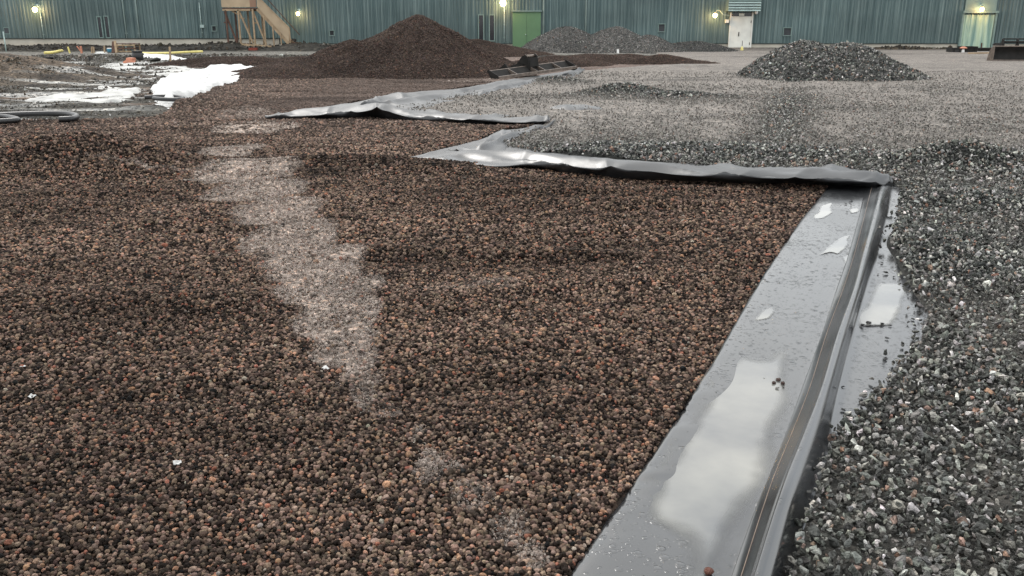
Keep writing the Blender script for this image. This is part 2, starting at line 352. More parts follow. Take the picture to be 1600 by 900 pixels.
# stones ------------------------------------------------------------
def pebble_proto(i):
    bm = bmesh.new(); bmesh.ops.create_icosphere(bm, subdivisions=2, radius=.5); rs = np.random.default_rng(i)
    ph = rs.uniform(0, 6, 6)
    for v in bm.verts:
        c = v.co; k = 1 + .09*math.sin(5*c.x+ph[0]) + .09*math.sin(6*c.y+ph[1]) + .08*math.sin(5.5*c.z+ph[2]) + rs.uniform(-.03, .03)
        v.co = c*k
    me = bpy.data.meshes.new('pebble_shape'); bm.to_mesh(me); bm.free(); me.polygons.foreach_set('use_smooth', [True]*len(me.polygons)); me.materials.append(M['pebble'])
    return bpy.data.objects.new('pebble_shape', me)
def rock_proto(i):
    rs = np.random.default_rng(100+i); bm = bmesh.new()
    for k in range(11):
        p = rs.normal(size=3); p /= np.linalg.norm(p); p *= rs.uniform(.42, .56); p *= (1, .74, .50)
        bm.verts.new(p)
    r = bmesh.ops.convex_hull(bm, input=bm.verts)
    bmesh.ops.delete(bm, geom=[g for g in r['geom_unused'] if isinstance(g, bmesh.types.BMVert)], context='VERTS')
    bmesh.ops.recalc_face_normals(bm, faces=bm.faces)
    me = bpy.data.meshes.new('rock_shape'); bm.to_mesh(me); bm.free(); me.materials.append(M['rock'])
    return bpy.data.objects.new('rock_shape', me)
PEB = [pebble_proto(i) for i in range(4)]; ROC = [rock_proto(i) for i in range(8)]

def scatter(name, pts, scl, col, protos):
    n = len(pts); me = bpy.data.meshes.new(name); me.vertices.add(n); me.vertices.foreach_set('co', pts.astype(np.float32).ravel())
    def at(nm, ty, fld, a): me.attributes.new(nm, ty, 'POINT').data.foreach_set(fld, a.ravel())
    at('rot', 'FLOAT_VECTOR', 'vector', RNG.uniform(0, 6.283, (n, 3)).astype(np.float32))
    at('scl', 'FLOAT_VECTOR', 'vector', scl.astype(np.float32))
    at('col', 'FLOAT_COLOR', 'color', np.concatenate([col, np.ones((n, 1))], 1).astype(np.float32))
    at('idx', 'INT', 'value', RNG.integers(0, len(protos), n).astype(np.int32))
    o = bpy.data.objects.new(name, me); COL.objects.link(o)
    g = bpy.data.node_groups.new(name, 'GeometryNodeTree')
    g.interface.new_socket('Geometry', in_out='INPUT', socket_type='NodeSocketGeometry'); g.interface.new_socket('Geometry', in_out='OUTPUT', socket_type='NodeSocketGeometry')
    gi = g.nodes.new('NodeGroupInput'); go = g.nodes.new('NodeGroupOutput'); ip = g.nodes.new('GeometryNodeInstanceOnPoints'); jn = g.nodes.new('GeometryNodeJoinGeometry')
    for p in protos[::-1]:
        oi = g.nodes.new('GeometryNodeObjectInfo'); oi.inputs['Object'].default_value = p; oi.inputs['As Instance'].default_value = True; g.links.new(oi.outputs['Geometry'], jn.inputs[0])
    def na(nm, ty):
        a = g.nodes.new('GeometryNodeInputNamedAttribute'); a.data_type = ty; a.inputs['Name'].default_value = nm; return a.outputs['Attribute']
    g.links.new(gi.outputs[0], ip.inputs['Points']); g.links.new(jn.outputs[0], ip.inputs['Instance']); ip.inputs['Pick Instance'].default_value = True
    g.links.new(na('idx', 'INT'), ip.inputs['Instance Index']); g.links.new(na('rot', 'FLOAT_VECTOR'), ip.inputs['Rotation']); g.links.new(na('scl', 'FLOAT_VECTOR'), ip.inputs['Scale'])
    g.links.new(ip.outputs[0], go.inputs[0])
    md = o.modifiers.new('stones', 'NODES'); md.node_group = g
    return o
def jgrid(x0, x1, y0, y1, s, jit=.38):
    nx = int((x1-x0)/s); ny = int((y1-y0)/(s*.87))
    i, j = np.meshgrid(np.arange(nx), np.arange(ny)); x = x0+(i+.5*(j % 2))*s; y = y0+j*s*.87
    x = x + RNG.uniform(-jit, jit, x.shape)*s; y = y + RNG.uniform(-jit, jit, y.shape)*s
    return x.ravel(), y.ravel()
def view_cull(x, y, m=1.2):
    half = y*0.62 + m
    return np.abs(x) < half
def pick(n, pal):
    """pal: list of (weight, rgb)"""
    w = np.array([p[0] for p in pal]); w = w/w.sum(); k = RNG.choice(len(pal), n, p=w); c = np.array([p[1] for p in pal])[k]
    return c*RNG.uniform(.7, 1.3, (n, 1))*RNG.uniform(.94, 1.06, (n, 3))

# ------------------------------------------------------------------ outlines on the ground
def G(*pp): return [P(a, b)[:2] for a, b in pp]
EDGE = [(890,900),(945,822),(1000,740),(1048,668),(1092,600),(1140,520),(1180,450),(1212,400),(1255,340),(1292,292)]
CLAY_OPEN = G((820,1010),(850,960)) + G(*EDGE) + G((1200,285),(1100,281),(1000,278),(950,272),(880,263),(770,263),(700,256),(628,251),(680,235),(740,222),(780,205),(850,196),(760,196),(700,192),(600,186),(520,186),(425,184),(480,172),(560,160),(620,149),(750,134),(880,114),(905,107),(1000,104),(1115,97),(1000,80)) + \
    [P(560,80)[:2]] + G((400,96),(430,110),(392,122),(340,140),(300,160),(262,180),(230,187),(120,188),(0,190),(-300,196)) + [(-14,15.2),(-14,0.4),(0.15,0.4)]
GRAV = G((1200,1010),(1222,950),(1240,900),(1258,820),(1282,740),(1300,690),(1340,652),(1398,592),(1440,540),(1455,492),(1430,460),(1412,425),(1395,385),(1402,345),(1412,300),(1392,285),(1345,272),(1200,268),(1100,263),(1000,256),(900,248),(840,242),(795,232),(778,222),(800,212),(845,200),(856,191),(800,190),(740,189),(660,181),(600,172),(640,162),(700,152),(800,136),(865,124),(905,112),(1000,104),(1120,98),(1020,82)) + [(10,64),(48,64),(48,.4),(0.62,.4)]

CLAY_B = [(P(50,265), 1.5, .62, .30), (P(160,262), .8, .45, .12), (P(200,255), .9, .5, .07), (P(300,170), 1.6, 1.2, .10), (P(480,262), 1.3, .35, .07), (P(620,262),1.3,.28,.07), (P(720,270), .9, .2, .05), (P(130,215),1.5,.5,.05),
          (P(180,470), 1.1, .22, .06), (P(740,395), 1.1, .12, .06), (P(870,405), .7, .12, .06), (P(780,690),.25,.5,.02), (P(560,430), .5,.2,.02), (P(380,240),.6,.3,.06), (P(1010,320),1.1,.15,.06), (P(860,300), .8,.18,.07), (P(335,155),.9,1.0,.10), (P(400,140),1.3,1.6,.08), (P(300,172),.8,.7,.12)]
def clay_h(x, y):
    h = .035*fbm(x*.55+3, y*.8, 11, 4) + .034*fbm(x*1.2+y*.5, y*3.2-x*.6, 15, 3) + .006*fbm(x*6, y*6, 19, 2)
    for (c, rx, ry, k) in CLAY_B:
        h = h + k*np.exp(-((x-c[0])/rx)**2 - ((y-c[1])/ry)**2)
    return h
GR_B = [(P(975,150), .9, .55, .24), (P(1065,155), .9, .4, .12), (P(872,132), .7, .6, .16), (P(1480,262), .62, .42, .20), (P(1560,262), .6,.4,.10), (P(1500,320),.5,.35,.09), (P(1440,395),.28,.6,.07), (P(1180,245),1.0,.5,.07), (P(1000,240),1.0,.5,.06), (P(930,248), .6,.3,.05)]
def gr_h(x, y):
    h = .05 + .022*fbm(x*.5, y*.6, 31, 4) + .01*fbm(x*3, y*3, 35, 2)
    # wheel tracks running away from the camera
    tr = np.exp(-((x-(4.3+.32*(y-14)*1.0))/.35)**2)*sm(y, 10, 14)
    h = h - .02*tr
    for (c, rx, ry, k) in GR_B:
        h = h + k*np.exp(-((x-c[0])/rx)**2 - ((y-c[1])/ry)**2)
    return h
PALE = [(P(385,272), .62, .75, 1.), (P(345,285), .42, .28, .95), (P(405,300), .55, .6, 1.), (P(435,330),.45,.7,1.), (P(450,370),.40,.7,1.), (P(480,410),.38,.6,1.), (P(505,450), .35,.5,.95), (P(525,490),.27,.4,.9), (P(540,530),.18,.33,.8), (P(552,570),.10,.25,.7), (P(400,200),.75,.9,.95), (P(365,240),.42,.9,.85), (P(380,180),.6,1.2,.5),
        (P(600,620),.10,.2,.3), (P(740,445),.40,.22,.35), (P(655,680),.06,.14,.5), (P(610,640),.05,.16,.45), (P(580,600),.07,.2,.5), (P(690,735),.075,.14,.55), (P(735,785),.075,.12,.55), (P(775,830),.075,.12,.55), (P(815,880),.07,.12,.55), (P(240,272),.9,.07,.5), (P(760,128),1.8,.6,.5)]
def pale(x, y):
    p = np.zeros_like(x)
    wx = x + .13*fbm(x*3.5, y*3.5, 71, 5); wy = y + .2*fbm(x*3, y*3, 75, 5)
    for (c, rx, ry, k) in PALE:
        p = np.maximum(p, k*(1-sm(np.hypot((wx-c[0])/rx, (wy-c[1])/ry), .68, 1.10)))
    return np.clip(p*(.9+.6*fbm(x*6, y*6, 79, 3)), 0, 1)
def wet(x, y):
    """1 = dry tone, lower = damp clay, with shade of the undulations painted in"""
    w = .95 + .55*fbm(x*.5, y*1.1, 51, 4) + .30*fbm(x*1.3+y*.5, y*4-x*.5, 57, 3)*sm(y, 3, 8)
    for (c, rx, ry, k) in ((P(70,240), 1.9, .8, .4), (P(560,262),1.8,.55,.35), (P(830,410),1.2,.22,.3), (P(1000,310),1.8,.25,.25), (P(160,490),1.1,.25,.3), (P(760,258),1.0,.4,.3)):  # dark patches painted along ridges and troughs, imitating their shade
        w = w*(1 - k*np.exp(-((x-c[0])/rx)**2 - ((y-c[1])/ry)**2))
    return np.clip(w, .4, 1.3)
def fines(x, y):
    """how much pale compacted fines covers the grey yard"""
    f = .80 + .28*fbm(x*.35, y*.35, 61, 4)
    f = f*sm(y, 8.5, 14.5) + .12 + .16*sm(fbm(x*2, y*1.2, 63, 3), .0, .4)*(x > .8)
    for (c, rx, ry, k) in GR_B: f = f - 1.0*np.exp(-((x-c[0])/(rx*1.15))**2 - ((y-c[1])/(ry*1.15))**2)
    tr = np.exp(-((x-(4.3+.32*(y-14)))/.45)**2)*sm(y, 10, 14)*(1-sm(y, 20, 24))
    return np.clip(f - .55*tr, 0, 1)

# ------------------------------------------------------------------ the setting: ground sheets
def sheet_axes(y0, y1, ratio, xmax, nx, k=4.2):
    ys = [y0]
    while ys[-1] < y1: ys.append(ys[-1]*ratio + .004)
    t = np.linspace(-1, 1, nx); xs = np.sinh(t*k)/np.sinh(k)*xmax
    return np.meshgrid(xs, np.array(ys))
gv = [(-900,-400,-.32),(900,-400,-.32),(900,900,-.32),(-900,900,-.32)]
X, Y = np.meshgrid(np.linspace(-900, 900, 61), np.linspace(-400, 900, 45))
c = np.zeros(X.shape+(3,)) + (.13,.115,.10)
grid_mesh('ground', X, Y, X*0-.32, c, M['soil'])['kind'] = 'structure'

X, Y = sheet_axes(.35, 48, 1.011, 26, 460)
s = sdf(X, Y, CLAY_OPEN)
# the bed runs on under liners and gravel, but ends at the muddy pit on the left
LEFT = G((-300,196),(0,190),(120,188),(230,187),(262,180),(300,160),(340,140),(392,122),(430,110),(400,96)) + [(-3,47),(26,47),(26,.4),(-26,.4),(-26,15.0)]
sl = sdf(X, Y, LEFT)
Z = clay_h(X, Y) - .012 - .10*sm(-s, .0, .12)*(X > -3) - (1-sm(sl, -.35, .05))*.22
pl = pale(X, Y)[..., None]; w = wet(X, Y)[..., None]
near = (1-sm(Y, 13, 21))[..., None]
base = np.array([.026,.019,.015]); basefar = np.array([.118,.088,.076])  # dark near base paints the shade in gaps between pebbles
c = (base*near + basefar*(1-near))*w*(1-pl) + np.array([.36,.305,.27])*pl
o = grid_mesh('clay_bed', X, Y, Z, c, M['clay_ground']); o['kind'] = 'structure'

X, Y = sheet_axes(.35, 66, 1.011, 50, 560, 4.6)
s = sdf(X, Y, GRAV)
Z = gr_h(X, Y) - .012 - .014*(1-sm(Y, 9, 16)) - (1-sm(s, -.16, .03))*.20
f = fines(X, Y)[..., None]
c = np.array([.022,.023,.021])*(1-f) + np.array([.185,.166,.150])*f  # first colour is painted dark as gap shade between the stones
dk = (fbm(X*.25, Y*1.6, 65, 4) > .38)[..., None]*sm(Y, 16, 24)[..., None]
c = c*(1-.45*dk)
o = grid_mesh('gravel_yard', X, Y, Z, c, M['rock_ground'], keep=s > -.8); o['kind'] = 'structure'

X, Y = sheet_axes(11, 66, 1.0035, 62, 760, 3.0)
Z = -.10 + .08*fbm(X*.45, Y*.6, 81, 5) + .075*(fbm(X*.9, Y*2.6, 86, 4))*(1-sm(Y, 44, 48))
for (q, rx, ry, k) in ((P(20,118), 3.0, 1.6, .38), (P(-80,120), 4, 2.5, .5), (P(120,96), 9, 1.2, .10)):
    Z = Z + k*np.exp(-((X-q[0])/rx)**2 - ((Y-q[1])/ry)**2)
Z = Z + .08*sm(Y, 44, 50)
rd = sm(Y, 48, 50)*(1-sm(Y, 56, 58)); br = sm(fbm(X*.3, Y*.45, 91, 4), .05, .45)*(1-sm(Y, 36, 42))
tan = np.exp(-((X-P(20,118)[0])/5)**2 - ((Y-P(20,118)[1])/4)**2)
c = np.array([.058,.055,.046])[None,None]*(1-br[...,None]) + np.array([.10,.07,.05])*br[...,None]
c = c*(1-tan[...,None]) + np.array([.11,.08,.055])*tan[...,None]
c = c*(1-rd[...,None]) + np.array([.17,.165,.15])*rd[...,None]
dkm = sm(fbm(X*.8, Y*1.1, 95, 5), .0, .4)[...,None]*(1-rd[...,None]); c = c*(1-.65*dkm)
st_ = sm(fbm(X*.55+.2*Y, Y*2.2, 97, 6), .05, .11)*sm(sdf(X, Y, G((60,92),(250,88),(330,100),(330,118),(240,165),(120,172),(-60,158),(-100,135),(60,120))), -.5, 1.5)
c = c*(1-.8*st_[...,None]) + np.array([.42,.42,.405])*.8*st_[...,None]
MUD = (X, Y, Z.copy(), c.copy())
o = grid_mesh('mud', X, Y, Z, c, M['mud'], keep=sdf(X, Y, G((-900,200),(0,200),(300,190),(420,150),(520,120)) + [(3,40),(62,42),(62,66),(-62,66),(-62,11)]) > -.6); o['kind'] = 'structure'

# soil heaped along the wall
X, Y = np.meshgrid(np.linspace(-48, 36, 900), np.linspace(57.2, 64.3, 60))
px_ = X/60.5*F_PX/ .975 + 800
amp = np.interp(px_, [-600, 300, 345, 385, 430, 470, 520, 600, 690, 800, 830, 1150, 1175, 1200, 1250, 1370, 1400, 1480, 1495, 1700], [.30,.30,.40,.38,.26,.36,.22,.15,.28,.12,.02,.02,.0,.10,.10,.12,.17,.12,.0,.0])
amp = amp*(1+.55*fbm(X*.35, Y*0, 101, 4))
prof = sm(Y, 57.4, 59.6)*(1-.4*sm(Y, 61.5, 64))
Z = amp*prof + .10*fbm(X*.9, Y*1.2, 105, 5)*sm(Y, 57.2, 59)*(amp > .08) - .06
c = np.zeros(X.shape+(3,)) + np.array([.045,.042,.036]); r_ = sm(px_, 1150, 1250)[...,None]; c = c*(1-r_) + np.array([.085,.062,.04])*r_
lt = sm(fbm(X*1.5, Y*1.5, 109, 4), .25, .5)[...,None]; c = c*(1-lt*.6) + np.array([.16,.15,.13])*lt*.6
SOIL = (X, Y, Z)
o = grid_mesh('soil_bank', X, Y, Z, c, M['soil']); o['kind'] = 'structure'

# ------------------------------------------------------------------ warehouse
WY = 64.0
bld = empty('warehouse', (0, WY, 0)); tag(bld, 'long green corrugated steel warehouse behind the yard', 'building')
def wx(px, py=40): return Q(px, py, WY)[0]
def wz(py): return Q(800, py, WY)[2]
def Qw(px, py): a = Q(px, py, WY); return a[0], a[2]
zl, zr = wz(59.5), wz(67.5); XS = wx(436, 64)
X0, X1, TOP = -52.0, 52.0, 8.5
mb = MB(); pitch = .235; vs = []; x = X0
while x < X1:
    zb = zl if x < XS else zr
    pr = [(x, 0), (x+.085, 0), (x+.115, -.045), (x+.20, -.045), (x+.235, 0)]
    for a, b in zip(pr[:-1], pr[1:]):
        mb.add([(a[0], a[1], zb), (b[0], b[1], zb), (b[0], b[1], TOP), (a[0], a[1], TOP)], [(0,1,2,3)])
    x += pitch
me = bpy.data.meshes.new('wall'); me.from_pydata(mb.v, [], mb.f); wo = bpy.data.objects.new('wall', me); COL.objects.link(wo); me.materials.append(M['wall']); wo.parent = bld
MB().box(X0, XS, .01, .25, -.4, zl).box(XS, X1, .01, .25, -.4, zr).build('plinth', M['concrete'], bld)
MB().box(X0, XS, -.075, .0, zl-.05, zl-.003).box(XS, X1, -.075, .0, zr-.05, zr-.003).build('base_flashing', M['flash'], bld)
MB().box(X0, X1, .26, 30, -.4, TOP-.3).build('side_wall', M['wall'], bld)
MB().prism([(-.4, TOP), (15, TOP+2.2), (30.4, TOP), (30.4, TOP+.15), (15, TOP+2.4), (-.4, TOP+.15)], X0-.3, X1+.3).build('roof', M['roof'], bld)
def window(x0, x1, y0, y1, fr=.07):
    ym = (y0+y1)/2; f = MB(); w, w1, z0, z1 = Qw(x0, ym)[0], Qw(x1, ym)[0], Qw(x0, y1)[1], Qw(x0, y0)[1]
    f.box(w-fr, w, -.13, -.05, z0-fr, z1+fr).box(w1, w1+fr, -.13, -.05, z0-fr, z1+fr).box(w, w1, -.13, -.05, z0-fr, z0).box(w, w1, -.13, -.05, z1, z1+fr)
    wn = f.build('window', M['trim'], bld); MB().box(w, w1, -.09, -.05, z0, z1).build('pane', M['glass'], wn)
for q in ((155,160,27,58),(166,171,26,58),(748.5,755,24,63),(765.5,772,24,63)): window(*q)
def vent(x0, x1, y0, y1):
    ym = (y0+y1)/2; fr = .06
    w, w1, z0, z1 = Qw(x0, ym)[0], Qw(x1, ym)[0], Qw(x0, y1)[1], Qw(x0, y0)[1]; f = MB()
    f.box(w-fr, w, -.12, -.05, z0-fr, z1+fr).box(w1, w1+fr, -.12, -.05, z0-fr, z1+fr).box(w, w1, -.12, -.05, z0-fr, z0).box(w-fr*.5, w1+fr*.5, -.16, -.05, z1, z1+fr)
    v = f.build('vent', M['trim'], bld); g = MB(); k = 6
    for i in range(k):
        z = z0+(z1-z0)*i/k; g.prism([(-.10, z), (-.06, z+(z1-z0)/k*.9), (-.055, z+(z1-z0)/k*.9), (-.095, z)], w, w1)
    g.box(w, w1, -.055, -.05, z0, z1); g.build('louvre', M['vent'], v)
for q in ((332.5,338,41,48),(516,522,48,55),(1029,1038,38,49),(1224,1235,44,55),(1.5,9,60,61)):
    if q[0] > 10: vent(*q)
def pipe(px, y0, y1, r=.05):
    x, z0 = Qw(px, y1); z1 = TOP-.3 if y0 < 0 else wz(y0)
    p = MB().tube([(x, -.10, z0), (x, -.10, z1)], r, 8)
    for k in range(3):
        z = z0+.3+k*(z1-z0-.6)/2; p.box(x-r*1.5, x+r*1.5, -.12, -.04, z-.03, z+.03)
    p.build('downpipe', M['pipe'], bld)
for q in ((199,-1,59),(219,-1,59),(849,-1,60),(914.5,-1,62)): pipe(*q)
for q in ((317,4,58),(70,20,61),(788,11,66)): pipe(*q, r=.028)
# conduit box on the thin pipe
a = Qw(317, 41); MB().box(a[0]-.13, a[0]+.13, -.2, -.06, a[1]-.1, a[1]+.1).build('junction_box', M['pipe'], bld)
# green double door
a = Qw(801, 73); b = Qw(845, 18.5); d = MB().box(a[0], (a[0]+b[0])/2-.008, -.12, -.05, a[1]-.05, b[1]).box((a[0]+b[0])/2+.008, b[0], -.12, -.05, a[1]-.05, b[1]).build('door', M['green_door'], bld); d['label'] = 'plain green double door'
MB().box(a[0]-.08, b[0]+.08, -.22, -.04, b[1]+.004, b[1]+.10).build('lintel', M['trim'], d)
h = (a[0]+b[0])/2; zc = wz(54); MB().tube([(h-.06, -.12, zc), (h-.06, -.17, zc)], .035, 10).build('handle', M['pipe'], d)
# white door
a = Qw(1139, 75); b = Qw(1174, 27); d = MB().box(a[0], b[0], -.12, -.05, a[1]-.05, b[1]).build('door', M['white_door'], bld); d['label'] = 'scuffed white steel door'
MB().box(a[0]-.10, a[0]-.002, -.16, -.04, a[1]-.05, b[1]+.32).box(b[0]+.002, b[0]+.10, -.16, -.04, a[1]-.05, b[1]+.32).box(a[0], b[0], -.16, -.04, b[1]+.003, b[1]+.06).build('door_frame', M['white_door'], d)
MB().box(a[0], b[0], -.08, -.05, b[1]+.065, b[1]+.30).build('transom', M['glass'], d)
m_ = (a[0]+b[0])/2; MB().box(m_-.18, m_+.18, -.11, -.082, b[1]+.10, b[1]+.26).build('notice_plate', M['white_door'], d)
zh = wz(52); MB().tube([(m_-.12, -.12, zh), (m_-.12, -.18, zh), (m_-.12, -.18, zh-.16)], .018, 8).box(m_-.15, m_-.09, -.135, -.12, zh-.2, zh+.08).build('handle', M['steel'], d)
for zz in (a[1]+.3, b[1]-.3): MB().tube([(b[0]-.03, -.14, zz-.08), (b[0]-.03, -.14, zz+.08)], .02, 8).build('hinge', M['steel'], d)
a = Qw(1133, 17.5); b = Qw(1184, 1.5)
cn = MB().box(a[0], b[0], -.95, -.04, b[1]-.04, b[1]+.08).box(a[0], a[0]+.05, -.9, -.04, a[1], b[1]-.042).box(b[0]-.05, b[0], -.9, -.04, a[1], b[1]-.042).build('canopy', M['trim'], bld)
s_ = MB()
for i in range(4):
    z = a[1] + (b[1]-a[1])*i/4; s_.prism([(-.97, z), (-.88, z+.11), (-.86, z+.11), (-.95, z)], a[0], b[0])
s_.build('slats', M['pipe'], cn)
# pale green gate with its frame
a = Qw(1498, 74); b = Qw(1555, 23)
gt = MB(); x = a[0]
while x < b[0]-.1:
    for p, q in zip([(x,-.08),(x+.13,-.08),(x+.18,-.14),(x+.31,-.14)], [(x+.13,-.08),(x+.18,-.14),(x+.31,-.14),(x+.36,-.08)]):
        gt.add([(p[0],p[1],a[1]-.1),(q[0],q[1],a[1]-.1),(q[0],q[1],b[1]),(p[0],p[1],b[1])], [(0,1,2,3)])
    x += .36
gt = gt.build('gate', M['gate'], bld); gt['label'] = 'pale green ribbed sliding gate'
MB().box(a[0]-.14, a[0]-.003, -.2, -.04, a[1]-.1, b[1]+.1).box(x+.003, x+.14, -.2, -.04, a[1]-.1, b[1]+.1).box(a[0]-.16, x+.16, -.3, -.04, b[1]+.103, b[1]+.26).build('gate_frame', M['trim'], gt)
MB().box(a[0], x, -.13, -.06, b[1]+.27, b[1]+1.5).build('gate_panel', M['trim'], gt)
# wall lamps: things of their own
def lamp(px, py, label, arm=False, r=.14, pw=35):
    x, z = Qw(px, py); e = empty('wall_lamp', (x, WY-.1, z)); tag(e, label, 'lamp', 'lit lamps on the warehouse wall')
    bm = bmesh.new(); bmesh.ops.create_uvsphere(bm, u_segments=16, v_segments=10, radius=r, matrix=Matrix.Translation((0,-.38,0)) @ Matrix.Diagonal((1,.8,1.15,1)))
    me = bpy.data.meshes.new('bulb'); bm.to_mesh(me); bm.free(); me.materials.append(M['lamp']); me.polygons.foreach_set('use_smooth', [True]*len(me.polygons))
    o = bpy.data.objects.new('bulb', me); COL.objects.link(o); o.parent = e
    MB().tube([(0,-.38,r*1.0),(0,-.38,r*1.0+.05),(0,-.38,r*1.0+.10)], [r*.95, r*.7, r*.25], 14).build('cap', M['steel'], e)
    if arm:
        MB().tube([(1.05-.9*t if t < .6 else .51-(t-.6)*1.27, -.3-.08*t, -.05+.02*math.sin(9*t)+(0 if t < .5 else (t-.5)*.72*math.sin(math.pi*min(1,(t-.5)*1.9)))+.2*t) for t in np.linspace(0, 1, 12)], .022, 8).build('arm', M['pipe'], e)
        MB().box(.80, 1.02, -.25, .04, -.50, -.28).build('control_box', M['white_door'], e)
        MB().tube([(.95,-.1,-.28),(.98,-.2,-.1),(1.04,-.3,-.05)], .015, 6).build('cable', M['black_plastic'], e)
    else:
        MB().tube([(0,.08,r+.12),(0,-.2,r+.16),(0,-.38,r+.10)], .025, 8).box(-.07,.07,.03,.09,r,r+.22).build('bracket', M['pipe'], e)
    ld = bpy.data.lights.new('lamp_light', 'POINT'); ld.energy = pw*.75; ld.color = (1,.50,.14); ld.shadow_soft_size = .12
    lo = bpy.data.objects.new('lamp_light', ld); COL.objects.link(lo); lo.parent = e; lo.location = (0,-.62,-.05)
lamp(60, 15, 'leftmost lit lamp, above the pole sign, on the green wall', r=.15)
lamp(468, 21.5, 'small lit lamp on the green wall right of the wooden stair', r=.11, pw=18)
lamp(786, 5, 'brightest lit lamp, high on the wall between dark window and green door', r=.19, pw=55)
lamp(1115, 24, 'lit lamp hanging from a curved arm left of the white door', True, r=.13)
lamp(1529, 14.5, 'lit lamp above the pale green gate', r=.12, pw=30)
x, z = Qw(1180, 19.5); e = empty('wall_lamp', (x, WY-.1, z)); tag(e, 'small unlit globe lamp under the right end of the door canopy', 'lamp')
bm = bmesh.new(); bmesh.ops.create_uvsphere(bm, u_segments=14, v_segments=10, radius=.12, matrix=Matrix.Translation((0,-.2,0))); me = bpy.data.meshes.new('globe'); bm.to_mesh(me); bm.free(); me.materials.append(M['white_plastic'])
o = bpy.data.objects.new('globe', me); COL.objects.link(o); o.parent = e
MB().tube([(0,.06,.0),(0,-.1,0)], .04, 8).build('bracket', M['pipe'], e)

# ------------------------------------------------------------------ wooden stair with its landing
SY = 60.6
st = empty('wooden_stair', Q(400, 70, SY)); tag(st, 'raw timber and plywood outdoor stair with landing, against the green wall', 'stair')
ox, oy, oz = st.location
def q(px, py, dy=0):
    a = Q(px, py, SY); return Vector((a[0]-ox, dy, a[2]-oz))
def q2(px, py, dy): v = q(px, py); v.y = dy; return v
lz = q(350, 13).z; LT = lz+1.25
xl, xr_ = q(347.5, 12).x, q(402, 12).x
MB().box(xl, xr_, -.02, 2.0, lz-.04, lz+.02).build('landing', M['timber_old'], st)
MB().box(xl, q(391,12).x, -.07, -.022, lz-.16, lz-.045).build('landing_beam', M['timber'], st); MB().box(xl, xr_, 1.9, 1.95, lz-.16, lz-.045).build('landing_beam', M['timber'], st)
MB().box(xl, q(391,12).x-.003, -.06, -.035, lz+.07, LT).build('railing_panel', M['plywood'], st)
rp = MB().box(q(391,12).x, q(401,12).x, -.06, -.035, lz+.07, LT).build('railing_panel', M['timber_old'], st); rp.data.materials.clear(); rp.data.materials.append(mat('brown_plywood', (.26,.16,.11), .7, .3, 0, .15, 2)); rp['label'] = 'browner plywood panel'
MB().box(xl-.03, xl, -.06, 1.95, lz+.07, LT).build('end_panel', M['plywood'], st)
GZ = -.15
def post(px, ptop, dy=-.02, m='timber', w=.10):
    a = q(px, ptop); MB().beam((a.x, dy, GZ), (a.x, dy, a.z), w).build('post', M[m], st)
post(352.5, 16, -.02, 'timber_old'); post(372, 15); post(394.5, 14, -.02)
for pxp, m in ((354, 'timber_old'), (374,'timber'), (396.5,'timber')): post(pxp, 15, 1.85, m)
for (a, b, m) in (((350.5,18),(371,69),'timber_old'), ((373,17),(395.5,68),'timber'), ((394.5,17),(416,70),'timber')):
    A, B = q(*a), q(*b); MB().beam((A.x, .06, A.z), (B.x, .06, B.z), .10).build('brace', M[m], st)
for (a, b, m) in (((349,35),(356,35.5),'timber_old'), ((373,28),(381,29),'timber'), ((394,35.5),(403,36),'timber'), ((361,17),(372,23),'timber')):
    A, B = q(*a), q(*b); MB().beam((A.x, .12, A.z), (B.x, .12, B.z), .08).build('tie', M[m], st)
# flight
top = q(402, 12); bot = q(454, 71)
for dy in (-.04, 1.15):
    MB().beam((top.x, dy, top.z-.08), (bot.x, dy, bot.z-.0), .20, .045).build('stringer', M['timber'], st)
k = 13
for i in range(k):
    t = (i+.5)/k; xx = top.x+(bot.x-top.x)*t; zz = top.z+(bot.z-top.z)*t
    MB().box(xx-.16, xx+.14, -.012, 1.12, zz+.02, zz+.06).build('step', M['timber_old'], st)
ext = q(468, 75); 
for i in range(3):
    t = (i+.6)/3; xx = bot.x+(ext.x-bot.x)*t; zz = bot.z+.18-.28*t+.1
    MB().box(xx-.18, xx+.16, -.0, 1.12, zz-.30, zz-.02).build('step', M['timber_old'], st)
for px, pt in ((412.5,26),(426.5,40),(439,52),(452.5,44)): post(px, pt, -.075, 'timber', .075)
p1, p2, p3, p4 = q(402, 10), q(402, -6), q(452, 44.5), q(452, 65)
MB().prism_y([(p1.x, p1.z), (p4.x, p4.z), (p3.x, p3.z), (p2.x, p2.z)], -.05-.05, -.075-.05).build('stair_railing_panel', M['plywood'], st)
MB().beam((p2.x, -.11, p2.z+.03), (p3.x+.02, -.11, p3.z+.03), .06, .10).build('handrail', M['timber'], st)
MB().beam((p2.x+.3, 1.15, p2.z-.1), (q(462,55).x, 1.15, q(462,55).z), .05, .05).build('handrail', M['timber_old'], st)
# boards and brick block lying by its feet
bd = MB().beam(Q(378, 69.5, 60.0), Q(424, 73, 59.6), .14, .10).build('timber_board', M['timber']); origin_to_base(bd); tag(bd, 'pale timber board lying on dark soil under the wooden stair', 'board')
a = Q(396, 80, 58.2); bk = MB().box(-.27,.27,-.15,.15,0,.19).box(-.24,.24,-.12,.12,.191,.22).build('brick_block', M['brick'], None, .012, (a[0], a[1], a[2])); tag(bk, 'dark red block lying in the soil below the stair', 'block')

